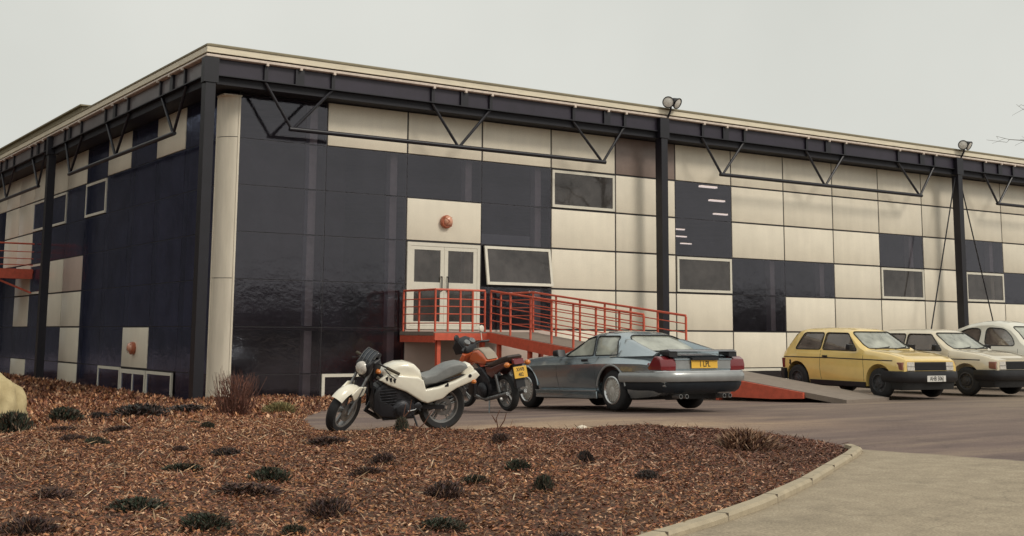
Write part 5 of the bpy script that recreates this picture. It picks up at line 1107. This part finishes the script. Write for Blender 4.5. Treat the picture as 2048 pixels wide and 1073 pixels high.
for (x, y, r_, lb) in ((-.53,-14.46,.055,'white stone lying at the top edge of the bed'), (.42,-15.3,.035,'small pale stone at the edge of the bed behind the kerb end')):
    bm = bmesh.new(); bmesh.ops.create_icosphere(bm, subdivisions=2, radius=1)
    for v in bm.verts: v.co *= 1 + .18*math.sin(v.co.x*5+v.co.y*3)+.1*math.sin(v.co.z*7)
    me = bpy.data.meshes.new('stone'); bm.to_mesh(me); bm.free(); me.materials.append(MATS.get('pale_stone') or mat('pale_stone', (.70,.62,.50), .8, var=.1)); o = bpy.data.objects.new('stone', me); col.objects.link(o)
    o.location = (x, y, float(bed_z(x, y))+r_*.4); o.scale = (r_*1.3, r_, r_*.7); tag(o, lb, 'stone')
# boulder
bm = bmesh.new(); bmesh.ops.create_icosphere(bm, subdivisions=4, radius=1); r_ = random.Random(2)
for v in bm.verts:
    c = v.co; k = 1/max(abs(c.x)**3.2+abs(c.y)**3.2+abs(c.z)**3.2, 1e-6)**(1/3.2)
    q = c*k; w = 1 + .05*math.sin(q.x*4+q.y*3+1)+.035*math.sin(q.y*7-q.z*5)+.02*math.sin(q.x*13+q.z*11)+.012*r_.uniform(-1,1)
    v.co = Vector((q.x*.50*(1.0-.16*q.z)*w, q.y*.40*(1-.1*q.z)*w, (q.z*.46+.30)*w))
me = bpy.data.meshes.new('boulder'); bm.to_mesh(me); bm.free(); me.polygons.foreach_set('use_smooth', [True]*len(me.polygons)); me.materials.append(mat('sandstone', (.36,.28,.14), .9, c2=(.56,.46,.26), vscale=4, bump=.5, bscale=14))
o = bpy.data.objects.new('boulder', me); col.objects.link(o); o.location = (-6.30, -7.6, float(bed_z(-6.3,-7.6))-.05); o.rotation_euler = (0, 0, R(-38)); tag(o, 'pale yellow sandstone boulder cut by the left edge of the picture', 'boulder')
# bare tree whose twigs reach into the frame from the right
tb = mat('bare_tree_bark', (.12,.105,.085), .9, var=.3, vscale=12, bump=.4)
bt = empty('bare_tree', (20.9, -12.4, gz(20.9,-12.4))); tag(bt, 'leafless tree beyond the right edge whose twig tips show against the sky', 'tree')
mb = MB(); mb.tube([(0,0,-.1),(.05,0,1.5),(-.05,.08,3.4),(.1,0,5.2),(.0,.1,7.2),(.05,.0,9)], .19, 10, r2=.03); mb.build('trunk', tb, bt, smooth=50)
rb_ = random.Random(4); mb = MB()
def branch(p, d, ln, r0, dep_):
    pts = [p]; q = p
    for i in range(4):
        d = (d + Vector((rb_.gauss(0,.16), rb_.gauss(0,.16), rb_.gauss(.03,.10)))).normalized(); q = q + d*ln/4; pts.append(q)
    mb.tube(pts, r0, 6 if dep_ < 2 else 4, r2=r0*.35, cap=False)
    if dep_ < 3:
        for i in range(1, 5):
            for _ in range(1 if dep_ else 2):
                branch(pts[i], (d + Vector((rb_.gauss(0,.6), rb_.gauss(0,.6), rb_.gauss(0,.4)))).normalized(), ln*.5, r0*.42, dep_+1)
for i in range(9):
    a = i*2.4; z0 = 3.2 + i*.6; branch(Vector((0,.05,z0)), Vector((math.cos(a), math.sin(a), .55)), 2.3-.12*i, .06, 0)
# two long limbs that lean towards the building
for tgt, z0 in ((Vector((-4.62, 2.9, 5.96)), 5.0), (Vector((-4.15, 2.55, 6.72)), 5.8)):
    st = Vector((.05,.02,z0)); pts = [st.lerp(tgt, t/8) + Vector((0,0,.25*math.sin(math.pi*t/8))) + Vector((rb_.gauss(0,.03), rb_.gauss(0,.03), rb_.gauss(0,.04)))*(t not in (0,8)) for t in range(9)]
    mb.tube(pts, .05, 6, r2=.007)
    for i in range(3, 9):
        for _ in range(3): mb.tube([pts[i], pts[i]+Vector((-.18+rb_.gauss(0,.1), .1+rb_.gauss(0,.1), rb_.gauss(0,.07))), pts[i]+Vector((-.36+rb_.gauss(0,.12), .22+rb_.gauss(0,.1), rb_.gauss(0,.1)))], .006, 4, r2=.003)
mb.build('branch', tb, bt)
